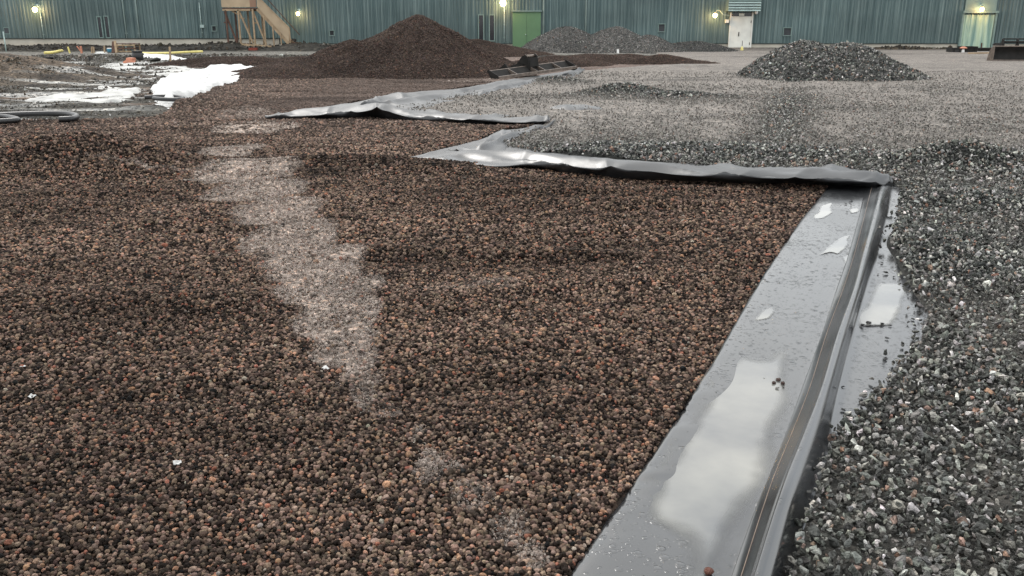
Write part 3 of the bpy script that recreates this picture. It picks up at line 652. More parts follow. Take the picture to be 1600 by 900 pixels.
# ------------------------------------------------------------------ piles
BROWN = [(27,(.020,.014,.011)),(24,(.068,.048,.038)),(24,(.158,.110,.083)),(17,(.262,.182,.138)),(5,(.36,.205,.135)),(1.5,(.28,.12,.08)),(4,(.012,.012,.012)),(.5,(.34,.29,.24))]
GREY = [(19,(.022,.024,.022)),(23,(.060,.063,.057)),(21,(.125,.127,.115)),(17,(.24,.235,.215)),(9,(.40,.385,.355)),(3.5,(.27,.185,.145)),(3.5,(.60,.575,.54)),(1,(.30,.17,.12))]
CC = lambda k: (PEB, [(w_, tuple((.35*v+.65*m_)*k for v, m_ in zip(c_, (.088,.066,.058)))) for w_, c_ in BROWN], .030, .029, 'clay_pebbles')
GC = lambda k: (ROC, [(w_, tuple((.6*v+.4*.09)*k for v in c_)) for w_, c_ in GREY], .062, .064, 'gravel')
def heap(name, cones, m, colr, label, lump=.06, res=.06, group=None, cat='gravel pile', groove=.0, seed=1, ex=.35, coat=None):
    xs = [c[0] for c in cones]; ys = [c[1] for c in cones]; rm = max(max(c[3], c[4]) for c in cones)
    x0 = min(c[0]-c[3]*1.25 for c in cones); x1 = max(c[0]+c[3]*1.25 for c in cones); y0 = min(c[1]-c[4]*1.25 for c in cones); y1 = max(c[1]+c[4]*1.25 for c in cones)
    X, Y = np.meshgrid(np.arange(x0, x1, res), np.arange(y0, y1, res))
    Z = np.full(X.shape, -9.)
    for (cx, cy, h, rx, ry, pw) in cones:
        wxx = X + lump*1.5*fbm(X*.8, Y*.8, seed+3, 3); wyy = Y + lump*1.5*fbm(X*.8, Y*.8, seed+7, 3)
        r = np.hypot((wxx-cx)/rx, (wyy-cy)/ry); r = np.sqrt(r*r+.004)
        Z = np.maximum(Z, h*(1-r**pw))
    if groove:
        ang = np.arctan2(Y-cones[0][1], X-cones[0][0]); Z = Z + groove*fbm(ang*7, np.hypot(X-cones[0][0], Y-cones[0][1])*.5, seed+11, 3)*np.clip(Z, 0, .8)*sm(np.hypot(X-cones[0][0], Y-cones[0][1]), .2, 1.2)
    Z = Z + lump*fbm(X*1.1, Y*1.1, seed, 5)*np.clip(Z+.3, 0, 1)
    tone = 1 + ex*fbm(X*.9, Y*1.3, seed+20, 4)
    c = np.array(colr)*tone[..., None]
    keep = Z > -.12; Z = np.maximum(Z, -.3)
    o = grid_mesh(name, X, Y, Z, c, m, keep=keep); 
    h = o.data; n = len(h.vertices)
    origin_to_base(o)
    tag(o, label, cat, group)
    if coat:
        pr, pal, sp, d0, nm = coat; x, y = jgrid(x0, x1, y0, y1-(y1-y0)*.25, sp, .5)
        i_ = np.clip(((y-Y[0,0])/res).round().astype(int), 0, Y.shape[0]-1); j_ = np.clip(((x-X[0,0])/res).round().astype(int), 0, X.shape[1]-1); z = Z[i_, j_]
        k = z > -.03; x, y, z = x[k], y[k], z[k]; n_ = len(x); cc = pick(n_, pal)*tone[i_, j_][k][:, None]
        g_ = scatter(nm, np.stack([x, y, z+RNG.uniform(-.2, .25, n_)*d0], -1), (d0*np.exp(RNG.normal(0, .3, n_)))[:, None]*RNG.uniform(.75, 1.25, (n_, 3)), cc, pr)
        g_['kind'] = 'stuff'; g_.parent = o; g_.matrix_parent_inverse = Matrix.Translation(-o.location)
    return o, (X, Y, Z)
def H(px, Y): return Q(px, 60, Y)[0]
heap('clay_pile', [(H(655,30.6), 30.6, 2.02, 3.5, 3.6, 1.0), (H(650,30.6), 30.3, 1.75, 3.6, 3.3, 1.25), (H(556,30.6), 29.6, 1.12, 2.6, 2.4, 1.1), (H(480,30), 29.6, .62, 2.8, 2.0, 1.15), (H(740,30), 30.2, .95, 2.0, 2.7, 1.05), (H(600,30), 29.8, 1.3, 2.2, 2.4, 1.1), (H(462,29), 28.4, .50, 2.0, 2.2, 1.2)],
     M['clay_pile'], (.045,.031,.026), 'tall brown cone shaped heap of clay pebbles in front of the green wall', .07, .05, groove=.2, seed=201, coat=CC(.80))
heap('clay_mound', [(H(345,38), 38.5, .30, 3.0, 1.3, 1.3), (H(400,38), 37, .36, 2.4, 1.4, 1.2), (H(470,38), 38, .30, 2.6, 1.4, 1.3)], M['clay_pile'], (.070,.052,.042), 'low brown mound behind the white sheets', .04, .08, cat='mound', seed=211, coat=CC(.74))
heap('clay_mound', [(H(930,39), 40, .36, 3.0, 2.2, 1.3), (H(870,39), 38, .35, 2.4, 2.2, 1.2), (H(990,39), 41, .32, 2.4, 1.6, 1.3)], M['clay_pile'], (.048,.036,.029), 'low dark brown mound behind the levelling blade', .05, .08, cat='mound', seed=221, coat=CC(.74))
heap('clay_mound', [(H(1042,38), 38.8, .37, 1.9, 1.4, 1.2), (H(1085,38), 38, .16, 1.3, 1.0, 1.3)], M['clay_pile'], (.042,.031,.025), 'small dark brown mound right of the low brown mounds', .03, .07, cat='mound', seed=231, coat=CC(.74))
heap('clay_mound', [(H(735,48), 50, .85, 4.6, 3.0, 1.0)], M['clay_pile'], (.058,.045,.036), 'brown mound right behind the tall clay pile', .08, .1, cat='mound', seed=237, coat=CC(.74))
gp = (.095,.090,.086)
heap('gravel_pile', [(H(884,56), 56.5, 1.52, 3.0, 3.0, 1.5)], M['rock_pile'], gp, 'rounded grey gravel pile in front of the green door', .08, .08, 'grey gravel piles by the wall', seed=241, coat=GC(.95))
heap('gravel_pile', [(H(962,56), 56.0, 1.50, 3.0, 3.0, 1.4), (H(1008,56), 55.2, 1.05, 2.2, 2.4, 1.4)], M['rock_pile'], (.09,.085,.081), 'widest grey gravel pile, just right of the rounded one', .08, .08, 'grey gravel piles by the wall', seed=251, coat=GC(.95))
heap('gravel_pile', [(H(1085,56), 56, .62, 2.8, 2.0, 1.5), (H(1050,56), 55.5, .5, 1.5, 1.5, 1.3)], M['rock_pile'], (.05,.05,.048), 'low dark grey gravel pile left of the white door', .06, .08, 'grey gravel piles by the wall', seed=261, coat=GC(.7))
PILE_C = [(H(1262,28.3), 28.4, 1.14, 2.0, 2.6, 1.5), (H(1325,28.3), 28.2, 1.08, 2.05, 2.5, 1.5), (H(1378,28.3), 28.0, .60, 1.35, 2.0, 1.2), (H(1215,28.3), 28.0, .62, 1.15, 2.0, 1.2)]
rp, (PX, PY, PZ) = heap('crushed_rock_pile', PILE_C, M['rock_pile'], (.07,.07,.068), 'dark crushed rock pile standing alone on the right of the yard', .06, .06, seed=271)
def pile_z(x, y):
    i = np.clip(((y-PY[0,0])/.06).round().astype(int), 0, PY.shape[0]-1); j = np.clip(((x-PX[0,0])/.06).round().astype(int), 0, PX.shape[1]-1)
    return PZ[i, j]

# ------------------------------------------------------------------ pond liner
def catmull(A, n):
    """A (k, ...) -> (n, ...) smooth"""
    A = np.asarray(A, float); k = len(A); t = np.linspace(0, k-1-1e-6, n); i = t.astype(int); f = (t-i).reshape((-1,)+(1,)*(A.ndim-1))
    g = lambda j: A[np.clip(j, 0, k-1)]
    p0, p1, p2, p3 = g(i-1), g(i), g(i+1), g(i+2)
    return .5*((2*p1) + (-p0+p2)*f + (2*p0-5*p1+4*p2-p3)*f*f + (-p0+3*p1-3*p2+p3)*f**3)
def loft(st, nu, nv, zn=None, wob=None):
    """st: stations, each a list of (px, py, z); nv along, nu across"""
    W_ = np.array([[P(*p) for p in s] for s in st])
    A = catmull(W_, nv); A = np.swapaxes(catmull(np.swapaxes(A, 0, 1), nu), 0, 1)
    X, Y, Z = A[..., 0].copy(), A[..., 1].copy(), A[..., 2].copy()
    V, U = np.meshgrid(np.linspace(0, 1, nv), np.linspace(0, 1, nu), indexing='ij')
    if zn: Z += zn(U, V, X, Y)
    if wob: 
        dx, dy = wob(U, V, X, Y); X += dx; Y += dy
    return X, Y, Z
def join_grids(name, grids, m, thick=.0025):
    os_ = [grid_mesh(name, *g, None, m) for g in grids]
    if len(os_) > 1:
        bm = bmesh.new()
        for o in os_: bm.from_mesh(o.data)
        me = bpy.data.meshes.new(name); bm.to_mesh(me); bm.free(); me.materials.append(m)
        for o in os_: d = o.data; bpy.data.objects.remove(o); bpy.data.meshes.remove(d)
        o = bpy.data.objects.new(name, me); COL.objects.link(o)
    else: o = os_[0]
    o.name = name
    sm_ = o.modifiers.new('thickness', 'SOLIDIFY'); sm_.thickness = thick; sm_.offset = -1
    return o
# front strip                A edge      plateau      B        C seam      D crest     E foot     F buried
def stn(y, A, B, C, D, E, Fp, hz=.10, e=0):
    return [(A, y, -.012), (A+(B-A)*.05, y, .027), (A+(B-A)*.5, y, .027), (B, y, .028), ((B+C)/2, y, .035), (C, y, .053+e), (D-(D-C)*.4, y, hz-.018), (D, y, hz), (D+(E-D)*.4, y, hz*.80), (E, y, .008), (E+(Fp-E)*.33, y, .004), (Fp, y, -.004)]
ST1 = [stn(1120, 760,1075,1100,1130,1180,1330), stn(1000, 830,1098,1126,1152,1208,1340), stn(900, 890,1130,1158,1182,1238,1350), stn(800, 959,1168,1190,1213,1260,1390), stn(740, 1000,1196,1211,1234,1280,1420), stn(670,1046,1222,1240,1262,1300,1450), stn(600, 1092,1246,1267,1288,1316,1480), stn(520, 1140,1278,1292,1312,1338,1530, .11),
       stn(450, 1180,1300,1318,1337,1356,1520,.115), stn(400, 1212,1318,1334,1350,1370,1480,.115), stn(340, 1255,1336,1350,1366,1386,1460,.105), stn(300, 1287,1346,1360,1376,1394,1450,.09), stn(280, 1300,1352,1366,1382,1400,1450,.05)]
def zn1(U, V, X, Y):
    low = sm(U, .888, .908)*(1-sm(U, .97, 1)); far = sm(Y, 3.6, 6.5)
    z = low*(.010+.034*far)*sm(vn(U*19+3*V, V*4.5, 301), -.2, .5)
    z = z + .0012*fbm(X*4, Y*1.6, 305, 2)*(1-sm(U,.35,.45)) + .02*far*np.exp(-((U-.50)/.035)**2)*vn(V*9, V*0, 309)
    return z + np.exp(-((U-.09)/.03)**2)*.006*vn(V*60, V*0, 311)
def wb1(U, V, X, Y):
    e = np.exp(-(U/.08)**2); return e*.008*fbm(V*30, V*0, 313, 3), X*0
X, Y, Z = loft(ST1, 170, 420, zn1, wb1)
liner = join_grids('pond_liner', [(X, Y, Z)], M['liner']); liner.data.name = 'pond_liner'
tag(liner, 'long wet grey rubber liner strip running along the gravel in the foreground', 'pond liner')
L1X, L1Y, L1Z = X, Y, Z
def liner_z(x, y):
    d = (L1X-x)**2+(L1Y-y)**2; k = np.argmin(d); return float(L1Z.ravel()[k])
# thin seam string, part of that liner: follows column C
cidx = int(round(5/11*169)); seam = MB().tube([(X[i, cidx], Y[i, cidx], Z[i, cidx]+.0015) for i in range(0, 415, 4)], .0011, 6).build('seam_line', M['seam'], liner)

# middle wedge: lower arm (tip at left, under the fold at right), front -> back
def ridge(x, y, sd): return np.clip(1-np.abs(vn(x, y, sd))*5.5, 0, 1)**1.5
def zfold(a):
    return lambda U, V, X, Y: sm(U,.03,.15)*(1-sm(U,.88,1))*(a*1.3*ridge(U*2.2+3*V, V*6, 415) + a*.6*ridge(U*3-6*V+3, V*11, 417)) + a*.4*fbm(X*1.3, Y*2, 401, 2) + sm(V,.04,.15)*(1-sm(V,.9,1))*(.055*np.exp(-((U-.62-.1*vn(V*4, V*0, 431))/.07)**2)*np.clip(vn(V*7, V*0, 433)*2+.7, 0, 1.4) + .05*np.exp(-((U-.24)/.09)**2)*np.clip(vn(V*5, V*0, 435)*2+.6, 0, 1.3) - .03*np.exp(-((U-.45)/.06)**2))
def armst(rows): return rows
A2 = [[(628,251,.005),(630,250,.012),(632,249,.02),(634,248,.02),(636,247,.005)],
      [(700,257,.0),(702,252,.035),(705,245,.04),(708,236,.03),(706,229,.0)],
      [(770,264,-.01),(770,259,.05),(772,249,.045),(775,236,.02),(782,215,.0)],
      [(840,264,-.01),(840,259,.06),(838,250,.085),(835,242,.05),(830,228,-.01)],
      [(900,273,-.01),(900,268,.07),(900,259,.10),(900,250,.06),(900,240,-.01)],
      [(960,280,-.01),(960,274,.07),(960,265,.11),(960,256,.06),(960,247,-.01)],
      [(1050,284,-.01),(1050,277,.09),(1050,269,.11),(1050,261,.07),(1050,252,-.01)],
      [(1130,286,-.01),(1130,280,.09),(1130,273,.12),(1130,266,.08),(1130,256,-.01)],
      [(1220,287,-.01),(1220,281,.10),(1220,274,.14),(1220,268,.09),(1220,258,-.01)],
      [(1300,291,-.01),(1300,284,.11),(1300,275,.15),(1300,269,.11),(1300,259,-.01)],
      [(1350,293,-.0),(1350,287,.10),(1350,279,.14),(1350,273,.09),(1350,264,-.01)],
      [(1380,293,.02),(1381,290,.06),(1382,286,.09),(1382,282,.05),(1382,275,-.01)],
      [(1394,291,.02),(1394,289,.035),(1394,288,.045),(1394,287,.03),(1394,285,.01)]]
g1 = loft(A2, 40, 420, zfold(.03), lambda U, V, X, Y: (X*0, (1-sm(U, 0, .4))*.09*fbm(V*16, V*0, 411, 3)*(1-sm(V, .8, .95))))
A2 = [[(p[0], p[1], p[2]*(1.25 if 0 < j < 4 else 1)) for j, p in enumerate(st_)] for st_ in A2]
A2b = [[(700,233,.03),(720,236,.035),(740,240,.035),(770,246,.03)], [(740,221,.0),(750,226,.035),(765,232,.05),(790,240,.03)], [(780,206,.0),(785,212,.035),(790,219,.05),(798,230,.0)], [(820,199,.0),(822,202,.035),(826,206,.04),(832,212,.0)], [(852,193,.0),(854,196,.03),(857,199,.03),(862,203,.0)], [(866,189,-.03),(868,190,-.02),(870,191,-.02),(873,193,-.03)]]
g2 = loft(A2b, 26, 90, zfold(.02))
pl2 = join_grids('pond_liner', [g1, g2], M['liner_far'], .003); tag(pl2, 'crumpled pale grey liner wedge ending in a point on the brown clay, middle distance', 'pond liner')
# far wedge
A3 = [[(412,184,.005),(414,183,.03),(417,181,.03),(420,179,.0)],
      [(455,187,.0),(455,181,.06),(457,176,.05),(465,172,.0)],
      [(500,187,.0),(500,180,.10),(502,173,.08),(505,168,.0)],
      [(545,187,.0),(545,179,.10),(547,171,.10),(550,166,.0)],
      [(585,186,.0),(585,175,.17),(588,168,.13),(592,164,.0)],
      [(620,189,.0),(620,179,.12),(622,173,.10),(625,169,.0)],
      [(680,192,.0),(680,186,.07),(682,180,.09),(684,174,.0)],
      [(740,194,.0),(740,188,.08),(742,184,.06),(744,179,.0)],
      [(800,195,.0),(800,190,.07),(802,186,.05),(804,180,.0)],
      [(846,195,.0),(846,191,.06),(848,188,.04),(850,184,.0)],
      [(858,194,.0),(858,192,.03),(859,190,.03),(860,188,.0)]]
g1 = loft(A3, 30, 300, zfold(.035), lambda U, V, X, Y: (X*0, (1-sm(U, 0, .5))*.22*fbm(V*9, V*0, 421, 3)))
A3 = [[st_[0], (st_[1][0], st_[1][1], st_[1][2]*1.35), st_[2], st_[3]] for st_ in A3]
A3b = [[(470,186,.02),(490,183,.02),(520,181,.03),(560,180,.03)], [(500,168,.0),(530,170,.05),(570,174,.06),(610,177,.03)], [(555,160,.0),(575,163,.12),(590,167,.05),(640,174,.02)], [(600,151,.0),(615,157,.06),(630,162,.05),(680,171,.0)], [(660,143,.0),(670,148,.05),(690,154,.04),(720,160,.0)], [(740,134,.0),(750,138,.05),(765,142,.04),(780,146,.0)], [(820,122,.0),(828,126,.05),(836,129,.04),(850,133,.0)], [(880,112,.0),(885,114,.04),(890,117,.03),(900,121,.0)], [(905,106,.0),(908,108,.03),(911,109,.02),(915,111,.0)]]
g2 = loft(A3b, 30, 200, zfold(.05))
pl3 = join_grids('pond_liner', [g1, g2], M['liner_far'], .003); tag(pl3, 'farthest dark folded liner wedge, its back arm running to the steel levelling beam', 'pond liner')
# scrap of liner showing through the gravel
sc_ = []
gx, gy, _ = P(900, 172); XX, YY = np.meshgrid(np.linspace(-.75,.75,40), np.linspace(-.75,.75,30)); r = np.hypot(XX/.6, YY/.55)
ZZ = gr_h(XX+gx, YY+gy)+.02 - .07*sm(r, .55, 1.1) + .03*fbm(XX*5, YY*3, 431, 3)
o = grid_mesh('liner_scrap', XX, YY, ZZ, None, M['liner_far'], keep=r < 1.3); o.location = (gx, gy, 0); tag(o, 'small pale patch of liner showing through the grey gravel', 'liner scrap')

# puddles on the front strip
def puddle(pts, z, label, soft=.10):
    A = np.array([P(a, b, z)[:2] for a, b in pts]); k = len(A); loop = []
    for i in range(k):
        p0, p1, p2, p3 = A[(i-1) % k], A[i], A[(i+1) % k], A[(i+2) % k]
        for t in np.linspace(0, 1, 6, endpoint=False):
            loop.append(.5*((2*p1)+(-p0+p2)*t+(2*p0-5*p1+4*p2-p3)*t*t+(-p0+3*p1-3*p2+p3)*t**3))
    loop = np.array(loop); c0 = loop.mean(0); lo = loop.min(0); hi = loop.max(0)
    X, Y = np.meshgrid(np.arange(lo[0]-.02, hi[0]+.02, .008), np.arange(lo[1]-.02, hi[1]+.02, .010))
    s = sdf(X+.03*fbm(X*6, Y*4, 441, 4), Y+.03*fbm(X*6+7, Y*4, 447, 4), loop)
    d = np.clip(s/soft, 0, 1)
    o = grid_mesh('puddle', X-c0[0], Y-c0[1], np.where(s > 0, 0, -.003), np.repeat(d[..., None], 3, -1), M['puddle'], keep=s > -.004)
    o.location = (c0[0], c0[1], z); o['kind'] = 'structure'; o['label'] = label; return o
puddle([(1128,556),(1150,540),(1180,556),(1215,546),(1242,556),(1246,600),(1236,645),(1220,700),(1200,755),(1180,800),(1160,850),(1140,900),(1120,960),(1060,960),(1066,890),(1050,840),(1010,812),(1000,780),(1018,735),(1050,680),(1085,625)], .0295, 'big pale puddle on the near liner', .13)
puddle([(1362,446),(1385,441),(1412,444),(1418,462),(1408,490),(1396,508),(1360,510),(1342,512),(1338,500),(1350,470)], .0088, 'puddle in the lower fold', .06)
puddle([(1284,320),(1300,317),(1302,328),(1290,340),(1272,341),(1276,330)], .0310, 'small upper puddle', .03)
puddle([(1312,372),(1328,367),(1328,384),(1315,397),(1300,395),(1280,398),(1296,386)], .0310, 'small puddle below the uppermost one', .03)
puddle([(1186,484),(1206,480),(1204,494),(1188,501),(1178,499)], .0310, 'small puddle near the left liner edge', .03)
puddle([(1326,326),(1342,325),(1343,331),(1330,333)], .0310, 'tiny puddle near the top of the liner', .03)
puddle([(1325,398),(1332,404),(1322,412),(1316,404)], .0310, 'tiny puddle', .03)

# ------------------------------------------------------------------ white sheets
def sheet_patch(name, poly, zbase, lump, m, label, cat, res=.07, seed=500, dip=.35, thr=None):
    pg = G(*poly); xs = [p[0] for p in pg]; ys = [p[1] for p in pg]
    X, Y = np.meshgrid(np.arange(min(xs)-.5, max(xs)+.5, res), np.arange(min(ys)-.5, max(ys)+.5, res*1.3))
    s = sdf(X + .3*fbm(X*1.5, Y*.8, seed+9, 3), Y + .4*fbm(X*1.2, Y*.7, seed+5, 3), pg)
    Z = zbase + lump*(.4+fbm(X*.9, Y*.8, seed, 4)) + lump*.25*(1-np.abs(fbm(X*3, Y*2.2, seed+2, 3))*2) - dip*(1-sm(s, -.05, .35))
    o = grid_mesh(name, X, Y, Z, None, m, keep=s > -.15); origin_to_base(o)
    tag(o, label, cat); return o
sheet_patch('geotextile_sheet', [(232,128),(262,117),(300,112),(322,106),(380,105),(433,110),(396,122),(345,137),(300,152),(266,163),(240,156),(225,140)], -.01, .17, M['fabric'], 'bright white crumpled cloth sheet against the brown clay bank', 'sheet', seed=500)
sheet_patch('geotextile_sheet', [(110,112),(150,97),(235,92),(300,100),(318,112),(262,120),(236,130),(225,150),(150,156),(60,152),(30,147),(110,138),(150,128),(110,122)], -.14, .11, M['fabric_dirty'], 'large dirty grey white sheet half sunk in mud', 'sheet', seed=520, dip=.2)
sheet_patch('geotextile_sheet', [(214,83.5),(262,86),(290,90),(312,94),(335,104),(326,108),(300,98),(270,92),(236,90),(212,87)], .0, .08, M['fabric'], 'narrow white sheet strip trailing away from the orange base', 'sheet', seed=540, dip=.2)
sheet_patch('geotextile_sheet', [(262,156),(272,158),(284,163),(280,166),(268,162)], .06, .05, M['fabric'], 'small white scrap lying over the short black hose', 'sheet', res=.03, seed=550, dip=.15)
sheet_patch('geotextile_sheet', [(265,170),(276,168),(280,172),(268,178)], .03, .05, M['fabric'], 'small white scrap on the brown bank below the short hose', 'sheet', res=.03, seed=560, dip=.15)
sheet_patch('geotextile_sheet', [(175,187),(200,185),(226,185),(224,188),(190,189)], .0, .03, M['fabric'], 'thin white sheet edge at the rim of the brown clay', 'sheet', res=.04, seed=570, dip=.15)
sheet_patch('geotextile_sheet', [(-40,186),(0,184),(60,182),(100,184),(70,188),(0,190)], -.01, .03, M['fabric_dirty'], 'dirty white sheet under the loop of black hose', 'sheet', res=.05, seed=580, dip=.15)
sheet_patch('geotextile_sheet', [(38,104),(66,101),(60,104),(40,106)], .0, .05, M['fabric_dirty'], 'small pale scrap in the rubble at the far left', 'sheet', res=.06, seed=590, dip=.2)

# ------------------------------------------------------------------ hoses and small things on the left
def hose(pp, z, r, m, label, name='hose', n=60, cat='hose'):
    pts = catmull(np.array([P(a, b, z) for a, b in pp]), n); o = MB().tube([tuple(p) for p in pts], r, 12).build(name, M[m]); origin_to_base(o); tag(o, label, cat); return o
hose([(-120,186),(-40,183),(0,180),(50,178),(90,177.5),(112,179),(120,182),(112,185.5),(92,186.5)], .07, .05, 'black_plastic', 'thick black hose in a flat loop at the left rim of the clay')
hose([(-60,183),(-10,182),(12,183),(28,187),(10,189),(-30,191)], .10, .045, 'black_plastic', 'short black hose end crossing the big hose loop at the frame edge')
hose([(226,152),(238,151.5),(255,150.5),(275,151),(286,153),(280,155.5),(255,155),(240,153.5)], .05, .045, 'black_plastic', 'small black hose coil beside the bright white sheet')
hose([(216,83.2),(240,83.4),(265,83),(290,81.6),(316,80.6)], .03, .07, 'yellow_hose', 'long yellow pipe lying left of the wooden stair', 'pipe', cat='pipe')
hose([(70,82.6),(82,82),(92,80),(97,79)], .05, .08, 'yellow_hose', 'short yellow pipe lying left of the timber stakes', 'pipe', cat='pipe')
def stake(px, y0, y1, m, label, w=.07, dx=0, name='stake'):
    b = P(px, y1); t = Q(px+dx, y0, b[1]); o = MB().beam((0,0,-.05), (t[0]-b[0], 0, t[2]), w).build(name, M[m], None, 0, (b[0], b[1], 0)); tag(o, label, 'stake', 'stakes along the soil bank'); return o
stake(109, 73, 82, 'yellow_hose', 'pale leaning stake, leftmost of the short ones', dx=-3)
stake(127.5, 72, 82, 'orange_plastic', 'orange upright stake crossed by a slanting one', .09, -1.5)
stake(126, 72, 79, 'orange_plastic', 'orange slanting stake leaning on the upright orange one', .06, -6)
stake(143.5, 73, 82, 'timber', 'timber stake right of the orange pair')
stake(147, 73, 82, 'timber', 'reddish timber stake beside the blue bucket side pair', dx=-1)
stake(163, 72, 84, 'timber', 'timber stake standing beside the blue tub')
stake(266.5, 73, 96, 'timber', 'thin pale survey stake in front of the long yellow pipe', .07, -1.5)
stake(141, 88, 96, 'black_plastic', 'black leaning rod sticking out of dark rubble', .06, -2)
stake(965.5, 77, 83, 'white_plastic', 'white marker stake between the grey gravel piles', .12)
stake(1533, 67, 79, 'timber_old', 'dark stake in front of the pale green gate', .06, 1)
# sign post
b = P(10, 81); e = empty('pole_sign', (b[0], b[1], 0)); tag(e, 'small dark square sign on a thin pale post at the far left', 'sign')
t = Q(10, 52, b[1]); a0 = Q(8, 52, b[1]); a1 = Q(13.5, 43.5, b[1])
MB().tube([(0,0,-.1),(0,0,t[2]+.1)], .035, 8).build('post', M['pipe'], e)
MB().box(a0[0]-b[0], a1[0]-b[0], -.05, -.035, a0[2], a1[2]).build('board', M['vent'], e)
MB().box(a0[0]-b[0]-.04, a1[0]-b[0]+.04, -.033, -.02, a0[2]-.04, a1[2]+.04).build('rim', M['trim'], e)
# black tub
b = P(78, 95); e = empty('black_tub', (b[0], b[1], -.20)); tag(e, 'black plastic tub standing in rubble behind the mud', 'tub')
MB().tube([(0,0,0),(0,0,.34),(0,0,.36)], [.11,.16,.19], 16).build('body', M['black_plastic'], e)
MB().tube([(.19*math.cos(a),.19*math.sin(a),.36) for a in np.linspace(0,2*math.pi,17)], .015, 6, False).build('rim', M['black_plastic'], e)
# blue tub, leaning boards
b = P(171.5, 81.5); e = empty('blue_tub', (b[0], b[1], 0)); tag(e, 'light blue tub beside the leaning timber', 'tub')
MB().tube([(0,0,0),(0,0,.18),(0,0,.2)], [.12,.15,.16], 14).build('body', M['blue_plastic'], e)
MB().tube([(0,0,.2),(0,0,.24)], [.155,.10], 14).build('lid', M['white_plastic'], e)
b = P(182, 82.5); t = Q(176, 64, b[1]); o = MB().beam((0,0,0), (t[0]-b[0], .3, t[2]), .13, .05).build('timber_board', M['timber'], None, 0, (b[0], b[1], 0)); tag(o, 'pale timber board leaning upright left of the wooden crate', 'board')
b = P(179, 82.5); t = Q(174, 65, b[1]); o = MB().beam((-.1,.1,0), (t[0]-b[0]-.02, .4, t[2]), .22, .06).build('timber_board', M['timber_old'], None, 0, (b[0], b[1], 0)); tag(o, 'dark board leaning behind the pale upright one', 'board')
o = MB().box(-.28,.28,-.2,.2,0,.06).box(-.2,.2,-.14,.14,.061,.11).build('foam_slab', M['white_plastic'], None, .01, P(158,84)); tag(o, 'white slab lying left of the blue tub', 'slab')
# wooden crate
b = P(202, 82); wd = (215.5-189.5)/23.6*1.0/1.0; hh = Q(202, 67.5, b[1])[2]
e = empty('wooden_crate', (b[0], b[1], 0)); tag(e, 'rough wooden slatted crate in front of the soil bank', 'crate')
for k in range(3):
    for ya in (-.42, .395): MB().box(-wd/2, wd/2, ya, ya+.025, k*hh/3+.03, k*hh/3+hh*.2).build('slat', M['timber'] if k != 1 else M['timber_old'], e)
for sx in (-1, 0, 1):
    for sy in (-.38, .38): MB().box(sx*(wd/2-.05)-.04, sx*(wd/2-.05)+.04, sy-.012, sy+.012, 0, hh).build('upright', M['timber'] if sx else M['trim'], e)
MB().box(-wd/2, wd/2, -.42, .42, hh*.93, hh).build('top_board', M['timber_old'], e)
MB().box(-wd/2, wd/2, -.36, .36, 0, .05).build('bottom_board', M['timber_old'], e)
# orange base with black drum
b = P(204, 97); e = empty('barrier_foot', (b[0], b[1], -.08)); e.scale = (.8,.8,.8); tag(e, 'orange ribbed plastic base at the end of the white strip', 'base')
MB().prism_y([(-.34,0),(.30,0),(.26,.14),(.20,.18),(.22,.32),(-.12,.34),(-.16,.2),(-.32,.14)], -.25, .25).build('body', M['orange_plastic'], e, .02)
for k in (-.2, 0, .16): MB().box(k-.02, k+.02, -.262, -.252, .03, .13).build('rib', M['orange_plastic'], e)
b = P(207.5, 94.2); b = (b[0], b[1]+.6, 0); zt = Q(207, 80, b[1])[2]; o = empty('black_drum', (b[0], b[1], 0)); tag(o, 'black drum standing behind the orange base', 'drum')
zz0 = Q(207, 89.5, b[1])[2]
MB().tube([(0,0,-.1),(0,0,zt*.5),(0,0,zt)], [.27,.25,.22], 18).build('body', M['black_plastic'], o); MB().tube([(0,0,zt-.03),(0,0,zt+.02)], [.245,.245], 18).build('lid', M['black_plastic'], o)
# yellow bit near white door
b = P(1159, 79.5); e = empty('hydrant_marker', (b[0], b[1], 0)); tag(e, 'small yellow marker with thin dark rod before the white door', 'marker')
MB().tube([(0,0,0),(0,0,.08),(0,0,.2),(0,0,.28)], [.10,.10,.07,.02], 10).build('body', M['yellow_hose'], e); MB().tube([(0,0,.25),(0,0,.62)], .018, 6).build('rod', M['steel'], e)
# dark containers before the gate
def tub_box(px0, px1, py0, py1, label, m='black_plastic', dp=.7):
    a = P((px0+px1)/2, py1); w_ = (px1-px0)/F_PX*a[1]/ .965*CP*1.0; h_ = Q(px0, py0, a[1])[2]
    e = empty('steel_trough', (a[0], a[1], 0)); tag(e, label, 'trough')
    w2 = w_/2
    MB().box(-w2,w2,0,.05,0,h_).box(-w2,w2,dp-.05,dp,0,h_).box(-w2,-w2+.05,.052,dp-.052,0,h_).box(w2-.05,w2,.052,dp-.052,0,h_).box(-w2+.052,w2-.052,.052,dp-.052,0,.05).build('body', M[m], e)
    MB().box(-w2-.02,w2+.02,-.03,-.003,h_-.08,h_).box(-w2+.1,-w2+.16,-.025,-.003,.0,h_-.083).box(w2-.16,w2-.1,-.025,-.003,.0,h_-.083).build('rim', M['steel'], e)
tub_box(1487, 1502, 75, 82.5, 'small black trough at the left of the gate')
tub_box(1504, 1526, 72.5, 82.5, 'taller rusty dark trough before the pale green gate', 'steel')
tub_box(1528, 1551, 75, 81, 'low dark trough between the gate stake and the big blade', 'steel')
a = P(1499, 83); e = empty('road_marker', (a[0], a[1]-.4, 0)); tag(e, 'white marker post with a flat orange top before the gate', 'marker')
MB().tube([(0,0,0),(0,0,.27)], [.09,.06], 10).build('post', M['white_plastic'], e); MB().tube([(0,0,.27),(0,0,.31),(0,0,.37)], [.19,.20,.08], 14).build('top', M['orange_plastic'], e)
